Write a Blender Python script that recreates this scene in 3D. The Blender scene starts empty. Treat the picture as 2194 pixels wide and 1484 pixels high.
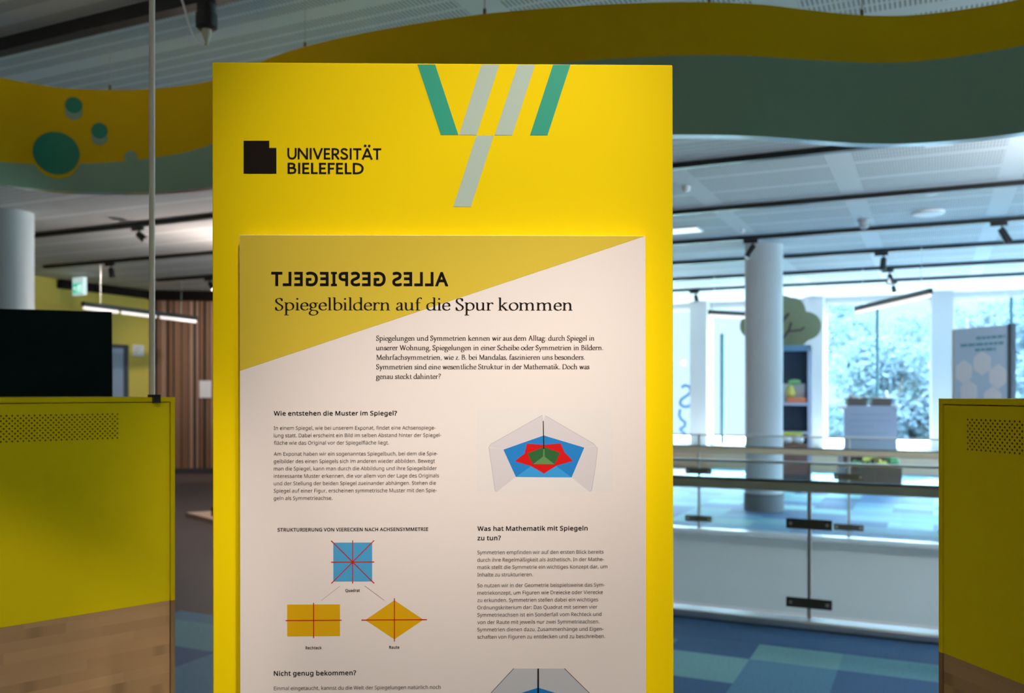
import bpy, bmesh, math, random, json
from mathutils import Vector, Matrix
from mathutils.geometry import tessellate_polygon

scene = bpy.context.scene
COL = scene.collection
random.seed(7)

# ------------------------------------------------------------------ camera
EYE = 1.6
FOCAL = 1930.0                      # focal length in pixels of the 2194 px wide frame
cam_data = bpy.data.cameras.new('camera')
cam_data.sensor_width = 36.0
cam_data.lens = FOCAL * 36.0 / 2194.0
cam_data.shift_y = 98.0 / 2194.0
cam_data.clip_start = 0.05
cam_data.clip_end = 300
cam_data.dof.use_dof = True
cam_data.dof.focus_distance = 1.315
cam_data.dof.aperture_fstop = 5.6
cam = bpy.data.objects.new('camera', cam_data)
cam.location = (0, 0, EYE)
cam.rotation_euler = (math.pi / 2, 0, 0)
COL.objects.link(cam)
scene.camera = cam

# ------------------------------------------------------------------ sky, sun, exposure
BR = math.atan2(-0.4238, 0.9057)    # the building is turned 25 degrees to the view

def B(a, b, z=0.0):
    """building axes (a along the ceiling tracks, b towards the windows) to world"""
    c, s = math.cos(BR), math.sin(BR)
    return Vector((c * a - s * b, s * a + c * b, z))

world = bpy.data.worlds.new('daylight')
scene.world = world
world.use_nodes = True
wt = world.node_tree
bg = wt.nodes['Background']
# hazy summer sky: pale at the horizon behind the trees, much brighter higher up
geo_ = wt.nodes.new('ShaderNodeTexCoord')
sep_ = wt.nodes.new('ShaderNodeSeparateXYZ')
wt.links.new(geo_.outputs['Generated'], sep_.inputs[0])
rmp_ = wt.nodes.new('ShaderNodeMapRange')
rmp_.interpolation_type = 'SMOOTHSTEP'
rmp_.inputs[1].default_value = 0.17
rmp_.inputs[2].default_value = 0.42
rmp_.inputs[3].default_value = 1.5
rmp_.inputs[4].default_value = 66.0
wt.links.new(sep_.outputs[2], rmp_.inputs[0])
wt.links.new(rmp_.outputs[0], bg.inputs[1])
bg.inputs[0].default_value = (0.58, 0.80, 1.0, 1)

def lamp(name, kind, loc, target, energy, color, **kw):
    l = bpy.data.lights.new(name, kind)
    l.energy = energy
    l.color = color
    for k, v in kw.items():
        setattr(l, k, v)
    o = bpy.data.objects.new(name, l)
    o.location = loc
    d = Vector(target) - Vector(loc)
    o.rotation_euler = d.to_track_quat('-Z', 'Y').to_euler()
    COL.objects.link(o)
    return o

lamp('sun', 'SUN', B(6, 34, 15.5), B(0, 16, 0), 30.0, (1.0, 0.96, 0.9), angle=0.02)
WARM = (1.0, 0.85, 0.73)
# exhibition spots over the visitor's shoulder plus added low fill, aimed at the stand
lamp('stand_spot', 'SPOT', (0.62, 0.22, 3.25), (0.13, 1.32, 1.40), 34.0, WARM,
     spot_size=math.radians(36), spot_blend=0.5, shadow_soft_size=0.03)
lamp('stand_wash', 'SPOT', (0.36, -0.4, 3.3), (-0.07, 1.32, 1.86), 165.0, WARM,
     spot_size=math.radians(25), spot_blend=0.9, shadow_soft_size=0.05)
lamp('stand_low_fill', 'SPOT', (0.95, -0.6, 3.3), (-0.06, 1.32, 1.10), 215.0, WARM,
     spot_size=math.radians(25), spot_blend=0.8, shadow_soft_size=0.05)
lamp('station_spot', 'SPOT', (0.0, -0.4, 3.3), (-1.0, 1.62, 0.68), 95.0, WARM,
     spot_size=math.radians(22), spot_blend=0.4, shadow_soft_size=0.03)
# added fill lights without fittings, out of view, to lift the dim hall
lamp('room_fill', 'POINT', (-0.9, -1.9, 2.75), (0, 0, 0), 34.0, WARM, shadow_soft_size=0.2)
lamp('room_fill', 'POINT', (5.0, 6.3, 2.9), (0, 0, 0), 210.0, (0.88, 0.95, 1.0), shadow_soft_size=0.2)
lamp('room_fill', 'POINT', (-4.6, 2.8, 3.0), (0, 0, 0), 5.0, (1.0, 0.93, 0.85), shadow_soft_size=0.2)
lamp('ceiling_fill', 'SPOT', (-2.9, 2.9, 2.9), (-2.6, 3.3, 3.6), 26.0, (1.0, 0.9, 0.78), spot_size=math.radians(130), spot_blend=0.9, shadow_soft_size=0.08)  # unseen warm fill added to brighten the near ceiling
for a_, b_ in ((-3.4, 13.6), (0.6, 13.6), (-0.66, 15.5), (2.6, 11.7)):  # downlights added to brighten the far floor, mostly without a fitting
    lamp('far_floor_fill', 'SPOT', B(a_, b_, 3.4), B(a_ + 0.1, b_, 0), 175.0, (0.80, 0.92, 1.0), spot_size=math.radians(110), spot_blend=0.7, shadow_soft_size=0.05)
# warm fill spots added to brighten the left background walls and floor
lamp('wall_fill', 'SPOT', B(-10.6, 11.7, 3.45), B(-12.6, 13.9, 1.5), 230.0, WARM, spot_size=math.radians(95), spot_blend=0.8, shadow_soft_size=0.05)
lamp('wall_fill', 'SPOT', B(-11.4, 9.8, 3.45), B(-13.95, 11.6, 1.8), 46.0, WARM, spot_size=math.radians(95), spot_blend=0.8, shadow_soft_size=0.05)
lamp('left_floor_fill', 'SPOT', B(-6.6, 7.75, 3.45), B(-6.2, 7.6, 0), 75.0, WARM, spot_size=math.radians(80), spot_blend=0.8, shadow_soft_size=0.05)
lamp('ceiling_glow', 'POINT', B(-8.0, 8.9, 2.65), B(-8.0, 8.9, 4), 95.0, (1.0, 0.84, 0.74), shadow_soft_size=0.06)

scene.view_settings.view_transform = 'Standard'
scene.view_settings.look = 'None'
scene.view_settings.gamma = 1.0
scene.view_settings.use_curve_mapping = False
scene.view_settings.exposure = 0.0
scene.cycles.max_bounces = 10
scene.cycles.diffuse_bounces = 6
scene.cycles.transparent_max_bounces = 16
scene.cycles.use_denoising = True
scene.cycles.sample_clamp_indirect = 6.0

# ------------------------------------------------------------------ helpers
def lin(r, g, b):
    f = lambda v: (v / 255 / 12.92) if v / 255 <= 0.04045 else ((v / 255 + 0.055) / 1.055) ** 2.4
    return (f(r), f(g), f(b))

MATS = {}
def mat(name, color, rough=0.6, metal=0.0, spec=0.5, emit=None, estr=0.0):
    m = bpy.data.materials.new(name)
    m.use_nodes = True
    p = m.node_tree.nodes['Principled BSDF']
    p.inputs['Base Color'].default_value = (*color, 1)
    p.inputs['Roughness'].default_value = rough
    p.inputs['Metallic'].default_value = metal
    p.inputs['Specular IOR Level'].default_value = spec
    if emit:
        p.inputs['Emission Color'].default_value = (*emit, 1)
        p.inputs['Emission Strength'].default_value = estr
    MATS[name] = m
    return m

class N:
    """small node-graph helper"""
    def __init__(s, m):
        s.nt = m.node_tree
        s.p = s.nt.nodes['Principled BSDF']
    def new(s, t, **kw):
        n = s.nt.nodes.new(t)
        for k, v in kw.items():
            setattr(n, k, v)
        return n
    def link(s, a, b):
        s.nt.links.new(a, b)
    def math(s, op, a, b=None, c=None):
        n = s.new('ShaderNodeMath', operation=op)
        for i, v in enumerate((a, b, c)):
            if v is None:
                continue
            if isinstance(v, (int, float)):
                n.inputs[i].default_value = v
            else:
                s.link(v, n.inputs[i])
        return n.outputs[0]
    def xyz(s, scale=None):
        t = s.new('ShaderNodeTexCoord')
        x = s.new('ShaderNodeSeparateXYZ')
        s.link(t.outputs['Object'], x.inputs[0])
        return x.outputs[0], x.outputs[1], x.outputs[2], t.outputs['Object']
    def mix(s, fac, c1, c2):
        n = s.new('ShaderNodeMix', data_type='RGBA')
        for sock, v in ((n.inputs[0], fac), (n.inputs[6], c1), (n.inputs[7], c2)):
            if isinstance(v, (int, float)):
                sock.default_value = v
            elif isinstance(v, tuple):
                sock.default_value = (*v, 1) if len(v) == 3 else v
            else:
                s.link(v, sock)
        return n.outputs[2]

class MB:
    """collects shapes, then links them as ONE mesh object"""
    def __init__(s):
        s.v, s.f, s.mi = [], [], []
        s.cur = 0
    def add(s, vs, fs):
        o = len(s.v)
        s.v += [tuple(v) for v in vs]
        s.f += [tuple(i + o for i in f) for f in fs]
        s.mi += [s.cur] * len(fs)
    def box(s, x0, x1, y0, y1, z0, z1):
        v = [(x, y, z) for z in (z0, z1) for y in (y0, y1) for x in (x0, x1)]
        s.add(v, [(0, 2, 3, 1), (4, 5, 7, 6), (0, 1, 5, 4), (2, 6, 7, 3), (0, 4, 6, 2), (1, 3, 7, 5)])
        return s
    def bar(s, p, q, w, h, up=(0, 0, 1)):
        p, q = Vector(p), Vector(q)
        d = (q - p).normalized()
        u = Vector(up)
        if abs(d.dot(u)) > 0.95:
            u = Vector((1, 0, 0))
        r = d.cross(u).normalized() * w / 2
        t = r.cross(d).normalized() * h / 2
        v = [e + a * r + b * t for e in (p, q) for a, b in ((-1, -1), (1, -1), (1, 1), (-1, 1))]
        s.add(v, [(0, 1, 2, 3), (7, 6, 5, 4), (0, 4, 5, 1), (1, 5, 6, 2), (2, 6, 7, 3), (3, 7, 4, 0)])
        return s
    def tube(s, pts, r, n=12, caps=True):
        pts = [Vector(p) for p in pts]
        rs = r if isinstance(r, (list, tuple)) else [r] * len(pts)
        rings = []
        ref = None
        for i, p in enumerate(pts):
            d = (pts[min(i + 1, len(pts) - 1)] - pts[max(i - 1, 0)]).normalized()
            if ref is None:
                ref = Vector((0, 0, 1)) if abs(d.z) < 0.9 else Vector((1, 0, 0))
            a = (ref - d * ref.dot(d)).normalized()
            ref = a
            b = d.cross(a)
            rings.append([p + (a * math.cos(2 * math.pi * k / n) + b * math.sin(2 * math.pi * k / n)) * rs[i] for k in range(n)])
        v = [q for ring in rings for q in ring]
        f = []
        for i in range(len(pts) - 1):
            for k in range(n):
                f.append((i * n + k, i * n + (k + 1) % n, (i + 1) * n + (k + 1) % n, (i + 1) * n + k))
        if caps:
            f.append(tuple(reversed(range(n))))
            f.append(tuple(range((len(pts) - 1) * n, len(pts) * n)))
        s.add(v, f)
        return s
    def lathe(s, prof, cx=0, cy=0, n=32):
        """prof: (radius, z) from bottom to top"""
        v, f = [], []
        for r, z in prof:
            v += [(cx + r * math.cos(2 * math.pi * k / n), cy + r * math.sin(2 * math.pi * k / n), z) for k in range(n)]
        for i in range(len(prof) - 1):
            for k in range(n):
                f.append((i * n + k, i * n + (k + 1) % n, (i + 1) * n + (k + 1) % n, (i + 1) * n + k))
        f.append(tuple(reversed(range(n))))
        f.append(tuple(range((len(prof) - 1) * n, len(prof) * n)))
        s.add(v, f)
        return s
    def blob(s, c, rx, ry, rz, seg=10, rings=7, jit=0.0):
        v, f = [], []
        v.append((c[0], c[1], c[2] - rz))
        for i in range(1, rings):
            t = math.pi * i / rings
            for k in range(seg):
                p = 2 * math.pi * k / seg
                j = 1 + random.uniform(-jit, jit)
                v.append((c[0] + rx * j * math.sin(t) * math.cos(p), c[1] + ry * j * math.sin(t) * math.sin(p), c[2] - rz * j * math.cos(t)))
        v.append((c[0], c[1], c[2] + rz))
        for k in range(seg):
            f.append((0, 1 + (k + 1) % seg, 1 + k))
            f.append((len(v) - 1, len(v) - 1 - seg + k, len(v) - 1 - seg + (k + 1) % seg))
        for i in range(rings - 2):
            for k in range(seg):
                f.append((1 + i * seg + k, 1 + i * seg + (k + 1) % seg, 1 + (i + 1) * seg + (k + 1) % seg, 1 + (i + 1) * seg + k))
        s.add(v, f)
        return s
    def prism(s, poly, y0, y1):
        """poly in x,z extruded along y"""
        n = len(poly)
        v = [(x, y0, z) for x, z in poly] + [(x, y1, z) for x, z in poly]
        f = [tuple(range(n)), tuple(reversed(range(n, 2 * n)))]
        f += [(i, i + n, (i + 1) % n + n, (i + 1) % n) for i in range(n)]
        s.add(v, f)
        return s
    def build(s, name, m, parent=None, loc=None, rot=None, smooth=False, bevel=0.0):
        me = bpy.data.meshes.new(name)
        me.from_pydata([tuple(v) for v in s.v], [], s.f)
        ms = m if isinstance(m, (list, tuple)) else [m]
        for x in ms:
            me.materials.append(x)
        if len(ms) > 1:
            me.polygons.foreach_set('material_index', s.mi)
        if smooth:
            me.polygons.foreach_set('use_smooth', [True] * len(me.polygons))
        me.update()
        o = bpy.data.objects.new(name, me)
        COL.objects.link(o)
        if parent is not None:
            o.parent = parent
        if loc is not None:
            o.location = loc
        if rot is not None:
            o.rotation_euler = rot
        if bevel:
            md = o.modifiers.new('edge', 'BEVEL')
            md.width = bevel
            md.segments = 3
            md.limit_method = 'ANGLE'
        if smooth:
            md = o.modifiers.new('smooth', 'EDGE_SPLIT')
            md.split_angle = math.radians(40)
        return o

def tag(o, label=None, cat=None, group=None, kind=None):
    for k, v in (('label', label), ('category', cat), ('group', group), ('kind', kind)):
        if v:
            o[k] = v
    return o

def thing(name, label, cat, loc=(0, 0, 0), rz=0.0, group=None):
    o = bpy.data.objects.new(name, None)
    o.empty_display_size = 0.1
    o.location = loc
    o.rotation_euler = (0, 0, rz)
    COL.objects.link(o)
    return tag(o, label, cat, group)

def copy_tree(o, parent=None):
    c = o.copy()
    COL.objects.link(c)
    if parent is not None:
        c.parent = parent
    for ch in list(o.children):
        copy_tree(ch, c)
    return c

def struct(name, mb, m, label=None, rot=True, **kw):
    o = mb.build(name, m, rot=(0, 0, BR) if rot else None, **kw)
    return tag(o, label, None, None, 'structure')

# ------------------------------------------------------------------ materials
YEL = mat('yellow_lacquer', (0.90, 0.69, 0.0015), 0.6, spec=0.06)
WHITE = mat('white_paint', (0.78, 0.78, 0.77), 0.6)
BLACK = mat('black_metal', (0.012, 0.012, 0.013), 0.45)
STEEL = mat('brushed_steel', (0.52, 0.48, 0.44), 0.35, 0.3)
ALU = mat('aluminium_profile', (0.88, 0.89, 0.91), 0.25, 0.5)
BRONZE = mat('dark_bronze_clamp', (0.10, 0.085, 0.06), 0.45, 0.5)
RAILWOOD = mat('handrail_brown', (0.62, 0.53, 0.37), 0.5)
NAVYPANEL = mat('dark_petrol_panel', (0.005, 0.018, 0.022), 0.8, spec=0.1)
YELWALL = mat('yellow_wall_paint', (0.50, 0.405, 0.06), 0.7)
DARKTRIM = mat('dark_brown_beam', (0.008, 0.005, 0.005), 0.8, spec=0.1)
LED = mat('led_tube', (0.9, 0.9, 0.9), 0.4, emit=(1.0, 0.85, 0.77), estr=1.0)
BULB = mat('lit_bulb', (0.9, 0.9, 0.9), 0.4, emit=(1.0, 0.85, 0.7), estr=3.0)
GREYCABLE = mat('white_cable', (0.88, 0.90, 0.92), 0.5)
INK = mat('print_black', (0.011, 0.008, 0.006), 0.7, spec=0.1)
SOFTINK = mat('print_dark_brown_grey', (0.045, 0.03, 0.024), 0.7, spec=0.1)
PAPER = mat('print_board_white', (0.80, 0.755, 0.735), 0.5, spec=0.3)

def glass_mat(name, tint, refl):
    m = bpy.data.materials.new(name)
    m.use_nodes = True
    nt = m.node_tree
    nt.nodes.remove(nt.nodes['Principled BSDF'])
    out = nt.nodes['Material Output']
    tr = nt.nodes.new('ShaderNodeBsdfTransparent')
    tr.inputs[0].default_value = (*tint, 1)
    gl = nt.nodes.new('ShaderNodeBsdfGlossy')
    gl.inputs['Roughness'].default_value = 0.02
    fr = nt.nodes.new('ShaderNodeFresnel')
    fr.inputs[0].default_value = 1.45
    geo = nt.nodes.new('ShaderNodeNewGeometry')
    ior = nt.nodes.new('ShaderNodeMix')          # same index from both sides: thin sheet
    ior.inputs[2].default_value = 1.45
    ior.inputs[3].default_value = 1 / 1.45
    nt.links.new(geo.outputs['Backfacing'], ior.inputs[0])
    nt.links.new(ior.outputs[0], fr.inputs[0])
    mu = nt.nodes.new('ShaderNodeMath')
    mu.operation = 'MULTIPLY'
    mu.inputs[1].default_value = refl
    mx = nt.nodes.new('ShaderNodeMixShader')
    nt.links.new(fr.outputs[0], mu.inputs[0])
    nt.links.new(mu.outputs[0], mx.inputs[0])
    nt.links.new(tr.outputs[0], mx.inputs[1])
    nt.links.new(gl.outputs[0], mx.inputs[2])
    nt.links.new(mx.outputs[0], out.inputs[0])
    return m

GLASS = glass_mat('window_glass', (0.96, 0.99, 1.0), 1.0)
RAILGLASS = glass_mat('railing_glass', (0.93, 0.97, 0.97), 1.0)

# carpet: half-metre tiles in navy, petrol and teal, grey brown in the far left
CARPET = mat('carpet_tiles', (0.1, 0.1, 0.1), 0.55, spec=0.14)
g = N(CARPET)
x, y, z, co = g.xyz()
col = g.math('FLOOR', g.math('DIVIDE', x, 0.5))
wn1 = g.new('ShaderNodeTexWhiteNoise', noise_dimensions='1D')
g.link(col, wn1.inputs['W'])
off = g.math('MULTIPLY', g.math('FLOOR', g.math('MULTIPLY', wn1.outputs['Value'], 4)), 0.25)
row = g.math('FLOOR', g.math('DIVIDE', g.math('ADD', y, off), 0.5))
cv = g.new('ShaderNodeCombineXYZ')
g.link(col, cv.inputs[0]); g.link(row, cv.inputs[1]); cv.inputs[2].default_value = 15.7
wn2 = g.new('ShaderNodeTexWhiteNoise', noise_dimensions='3D')
g.link(cv.outputs[0], wn2.inputs['Vector'])
ramp = g.new('ShaderNodeValToRGB')
ramp.color_ramp.interpolation = 'CONSTANT'
els = ramp.color_ramp.elements
els[0].position = 0.0; els[0].color = (0.05, 0.12, 0.25, 1)
els[1].position = 0.36; els[1].color = (0.10, 0.24, 0.36, 1)
for p, c in ((0.58, (0.14, 0.32, 0.38, 1)), (0.76, (0.20, 0.40, 0.42, 1)), (0.9, (0.035, 0.09, 0.19, 1))):
    e = els.new(p); e.color = c
g.link(wn2.outputs['Value'], ramp.inputs[0])
nz = g.new('ShaderNodeTexNoise'); nz.inputs['Scale'].default_value = 60; nz.inputs['Detail'].default_value = 4
g.link(co, nz.inputs['Vector'])
tile = g.mix(0.25, ramp.outputs[0], nz.outputs['Color'])
vf = g.math('MULTIPLY_ADD', nz.outputs['Fac'], 0.7, 0.65)
hsv = g.new('ShaderNodeHueSaturation')
g.link(ramp.outputs[0], hsv.inputs['Color']); g.link(vf, hsv.inputs['Value'])
edge_ = g.math('MULTIPLY', g.math('GREATER_THAN', y, 5.85), g.math('LESS_THAN', y, 6.5))     # navy border along the railing
brd = g.new('ShaderNodeHueSaturation'); brd.inputs['Color'].default_value = (0.04, 0.10, 0.21, 1)
g.link(vf, brd.inputs['Value'])
with_border = g.mix(edge_, hsv.outputs[0], brd.outputs[0])
gb = g.math('MULTIPLY', g.math('LESS_THAN', x, -4.3), g.math('GREATER_THAN', y, 4.95))
hs2 = g.new('ShaderNodeHueSaturation')
hs2.inputs['Color'].default_value = (0.105, 0.082, 0.080, 1)
g.link(vf, hs2.inputs['Value'])
g.link(g.mix(gb, with_border, hs2.outputs[0]), g.p.inputs['Base Color'])
bp = g.new('ShaderNodeBump'); bp.inputs['Strength'].default_value = 0.3; bp.inputs['Distance'].default_value = 0.004
g.link(nz.outputs['Fac'], bp.inputs['Height']); g.link(bp.outputs[0], g.p.inputs['Normal'])

# acoustic ceiling: rows of slots in bands, plain cross strips every 1.38 m
CEIL = mat('slotted_ceiling', (0.7, 0.7, 0.7), 0.8)
g = N(CEIL)
x, y, z, co = g.xyz()
fx = g.math('FRACT', g.math('DIVIDE', x, 0.024))
slot_x = g.math('LESS_THAN', g.math('ABSOLUTE', g.math('SUBTRACT', fx, 0.5)), 0.2)
yb = g.math('FRACT', g.math('DIVIDE', g.math('SUBTRACT', y, 7.80), 0.645))       # bands of slot rows
in_band = g.math('LESS_THAN', yb, 0.85)
fy = g.math('FRACT', g.math('DIVIDE', yb, 0.17))
slot_y = g.math('LESS_THAN', fy, 0.78)
px_ = g.math('FRACT', g.math('DIVIDE', g.math('ADD', x, 0.84), 1.38))
in_pan = g.math('MAXIMUM', g.math('GREATER_THAN', px_, 0.15), g.math('LESS_THAN', x, -2.75))
m1 = g.math('MULTIPLY', slot_x, slot_y)
m2 = g.math('MULTIPLY', in_band, in_pan)
slot = g.math('MULTIPLY', m1, m2)
g.link(g.mix(slot, (0.68, 0.69, 0.70), (0.24, 0.24, 0.245)), g.p.inputs['Base Color'])

def wood_mat(name, c1, c2, c3, plank, scale=1.0, rough=0.5, vertical=False, knots=True):
    m = mat(name, c1, rough, spec=0.3)
    g = N(m)
    x, y, z, co = g.xyz()
    u, v = (z, x) if vertical else (x, z)
    row = g.math('FLOOR', g.math('DIVIDE', v, plank))
    wn = g.new('ShaderNodeTexWhiteNoise', noise_dimensions='1D'); g.link(row, wn.inputs['W'])
    mp = g.new('ShaderNodeCombineXYZ')
    g.link(g.math('MULTIPLY_ADD', u, 2.0 * scale, g.math('MULTIPLY', wn.outputs['Value'], 9.0)), mp.inputs[0])
    g.link(g.math('MULTIPLY', v, 40.0 * scale), mp.inputs[1])
    g.link(g.math('MULTIPLY', row, 1.7), mp.inputs[2])
    nz = g.new('ShaderNodeTexNoise'); nz.inputs['Scale'].default_value = 1.6; nz.inputs['Detail'].default_value = 5
    g.link(mp.outputs[0], nz.inputs['Vector'])
    base = g.mix(nz.outputs['Fac'], c1, c2)
    base = g.mix(g.math('MULTIPLY', wn.outputs['Value'], 0.55), base, c3)
    if knots:                                     # the short dark nodes of bamboo strips
        seg = g.math('FLOOR', g.math('MULTIPLY_ADD', u, 4.0, g.math('MULTIPLY', wn.outputs['Value'], 7.0)))
        cs = g.new('ShaderNodeCombineXYZ')
        g.link(seg, cs.inputs[0]); g.link(row, cs.inputs[1])
        ws = g.new('ShaderNodeTexWhiteNoise', noise_dimensions='3D')
        g.link(cs.outputs[0], ws.inputs['Vector'])
        base = g.mix(g.math('MULTIPLY', ws.outputs['Value'], 0.6), base, tuple(c * 0.74 for c in c1))
        su = g.math('FRACT', g.math('MULTIPLY_ADD', u, 4.0, g.math('MULTIPLY', wn.outputs['Value'], 7.0)))
        pos = g.math('MULTIPLY_ADD', ws.outputs['Value'], 0.6, 0.2)
        dd = g.math('ABSOLUTE', g.math('SUBTRACT', su, pos))
        mr = g.new('ShaderNodeMapRange')
        mr.inputs[1].default_value = 0.02; mr.inputs[2].default_value = 0.075
        mr.inputs[3].default_value = 0.5; mr.inputs[4].default_value = 0.0
        g.link(dd, mr.inputs[0])
        k = g.math('MULTIPLY', mr.outputs[0], g.math('GREATER_THAN', ws.outputs['Value'], 0.55))
        base = g.mix(k, base, tuple(c * 0.5 for c in c1))
    g.link(base, g.p.inputs['Base Color'])
    return m

BAMBOO = wood_mat('bamboo_plywood', (0.56, 0.34, 0.18), (0.64, 0.41, 0.24), (0.50, 0.29, 0.15), 0.021)
BAMBOO_EDGE = wood_mat('bamboo_edge', (0.33, 0.19, 0.10), (0.38, 0.23, 0.13), (0.30, 0.17, 0.09), 0.02, vertical=True, knots=False)
BENCHWOOD = wood_mat('bench_wood', (0.72, 0.48, 0.33), (0.78, 0.54, 0.38), (0.64, 0.41, 0.27), 0.09, knots=False)
SLATWOOD = wood_mat('slat_wood', (0.22, 0.115, 0.065), (0.30, 0.165, 0.10), (0.16, 0.085, 0.055), 0.11, vertical=True, knots=False)

def perforated(name, x0, x1, z0, z1, pitch=0.01, r=0.00175):
    """yellow lacquer with a band of small round drill holes"""
    m = mat(name, (0.90, 0.69, 0.0015), 0.6, spec=0.06)
    g = N(m)
    x, y, z, co = g.xyz()
    u = g.math('SUBTRACT', x, x0)
    w = g.math('SUBTRACT', z, z0)
    def lattice(o):
        du = g.math('SUBTRACT', g.math('FRACT', g.math('ADD', g.math('DIVIDE', u, pitch), 0.5 + o)), 0.5)
        dw = g.math('SUBTRACT', g.math('FRACT', g.math('ADD', g.math('DIVIDE', w, pitch), 0.5 + o)), 0.5)
        d2 = g.math('ADD', g.math('MULTIPLY', du, du), g.math('MULTIPLY', dw, dw))
        return g.math('LESS_THAN', d2, (r / pitch) ** 2)
    dots = g.math('MAXIMUM', lattice(0.0), lattice(0.5))
    e = pitch * 0.3
    inx = g.math('MULTIPLY', g.math('GREATER_THAN', x, x0 - e), g.math('LESS_THAN', x, x1 + e))
    inz = g.math('MULTIPLY', g.math('GREATER_THAN', z, z0 - e), g.math('LESS_THAN', z, z1 + e))
    k = g.math('MULTIPLY', dots, g.math('MULTIPLY', inx, inz))
    g.link(g.mix(k, (0.90, 0.69, 0.006), (0.12, 0.06, 0.004)), g.p.inputs['Base Color'])
    return m

# ------------------------------------------------------------------ the setting
CZ = 3.6                                    # ceiling height
A0, A1, B0, B1 = -13.95, 6.0, -4.5, 19.9    # room
OA0, OA1, OB0, OB1 = -4.3, 5.4, 6.46, 10.24 # floor opening behind the near railing

f = MB()
f.box(A0, A1, B0, OB0, -0.3, 0).box(A0, A1, OB1, B1 + 0.6, -0.3, 0)
f.box(A0, OA0, OB0, OB1, -0.3, 0).box(OA1, A1, OB0, OB1, -0.3, 0)
struct('floor', f, CARPET, 'patchwork carpet floor of navy, petrol and teal tiles')

f = MB().box(A0 - 0.2, A1 + 0.2, B0 - 0.2, B1 + 0.6, CZ, CZ + 0.3)
struct('ceiling', f, CEIL, 'white slotted acoustic ceiling')

FASCIA = mat('white_fascia', (0.90, 0.90, 0.90), 0.5)
f = MB().box(OA0 - 0.1, OA1, OB1 - 0.03, OB1 - 0.004, -1.5, -0.005)
f.box(OA0 - 0.1, OA1, OB1 - 0.036, OB1 - 0.03, -1.06, -1.05)
struct('trim_1', f, FASCIA, 'white fascia panel on the far edge of the floor opening')
f = MB().box(OA0, OA1, OB0 + 0.004, OB0 + 0.03, -1.5, -0.005)
struct('trim_2', f, FASCIA, 'white fascia panel on the near edge of the floor opening')
f = MB().box(OA0 + 0.004, OA0 + 0.03, OB0 + 0.03, OB1 - 0.036, -1.5, -0.005)
struct('trim_5', f, FASCIA, 'white fascia panel on the short edge of the floor opening')
f = MB()
f.box(OA0 - 0.3, OA0 - 0.1, OB0 - 0.4, OB1 + 0.4, -4.2, -0.3).box(OA1, OA1 + 0.2, OB0 - 0.4, OB1 + 0.4, -4.2, -0.3)
f.box(OA0 - 0.3, OA1 + 0.2, OB0 - 0.5, OB0 - 0.3, -4.2, -0.3).box(OA0 - 0.3, OA1 + 0.2, OB1 + 0.3, OB1 + 0.5, -4.2, -0.3)
struct('wall_below', f, WHITE, 'white walls of the storey below')
f = MB().box(OA0 - 0.3, OA1 + 0.2, OB0 - 0.5, OB1 + 0.5, -4.3, -4.2)
struct('floor_2', f, mat('grey_floor_below', (0.25, 0.25, 0.26), 0.8), 'grey floor of the storey below')

f = MB().box(A0 - 0.2, A0, B0, 13.2, 0, CZ)
struct('wall_left', f, YELWALL, 'dull yellow wall with the exit sign')
f = MB().box(A1, A1 + 0.2, B0, 9.0, 0, CZ).box(A1, A1 + 0.2, 7.0, B1 + 0.35, 0, 0.42).box(A1, A1 + 0.2, 7.0, B1 + 0.35, CZ - 0.1, CZ)  # unseen wall, opened up beyond the solid part to admit more daylight
for bb in (9.43, 11.86, 14.29, 16.72, 19.15):
    f.box(A1 - 0.2, A1 + 0.2, bb, bb + 0.38, 0, CZ)
struct('wall_right', f, WHITE)
f = MB().box(A0, A1, B0 - 0.2, B0, 0, CZ)
struct('wall_rear', f, mat('grey_wall', (0.35, 0.34, 0.33), 0.8))

# wooden slat wall: runs on from the yellow wall
P0, P1 = B(-13.95, 13.0), B(-8.6, 16.35)
d = (P1 - P0); L = d.length; rz = math.atan2(d.y, d.x)
f = MB(); f.cur = 0
f.box(0, L, 0.03, 0.15, 0, CZ)
k = 0.0
while k < L:
    w = random.choice((0.05, 0.07, 0.1, 0.12))
    f.cur = random.choice((1, 1, 2))
    f.box(k, min(k + w, L), random.choice((-0.02, 0.0, 0.0)), 0.03, 0.1, CZ - 0.2)
    k += w + random.choice((0.02, 0.035, 0.055))
SLATBACK = mat('slat_backing', (0.03, 0.02, 0.017), 0.8)
SLAT2 = wood_mat('slat_wood_light', (0.36, 0.235, 0.165), (0.42, 0.28, 0.2), (0.26, 0.15, 0.095), 0.11, vertical=True, knots=False)
o = f.build('wall_back', [SLATBACK, SLATWOOD, SLAT2], loc=P0, rot=(0, 0, rz))
tag(o, 'brown vertical wooden slat wall', None, None, 'structure')
o = MB().box(0, L, -0.05, -0.005, 0.0, 0.1).build('baseboard_back', mat('dark_plinth', (0.03, 0.035, 0.045), 0.6), loc=P0, rot=(0, 0, rz))
tag(o, 'dark plinth under the wooden slat wall', None, None, 'structure')
o = MB().box(0, L, -0.12, 0.0, CZ - 0.19, CZ - 0.02).build('trim_3', DARKTRIM, loc=P0, rot=(0, 0, rz))
tag(o, 'dark beam along the top of the slat wall', None, None, 'structure')
f = MB().box(A0, A0 + 0.1, 10.95, 13.0, CZ - 0.17, CZ - 0.02)
struct('trim_4', f, DARKTRIM, 'dark beam along the top of the yellow wall')
f = MB().box(-8.8, -8.6, 16.3, B1, 0, CZ)
struct('wall_side', f, WHITE)
f = MB().box(-13.0, -8.6, 16.6, 16.8, 0, CZ)
struct('wall_outer', f, WHITE)

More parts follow.
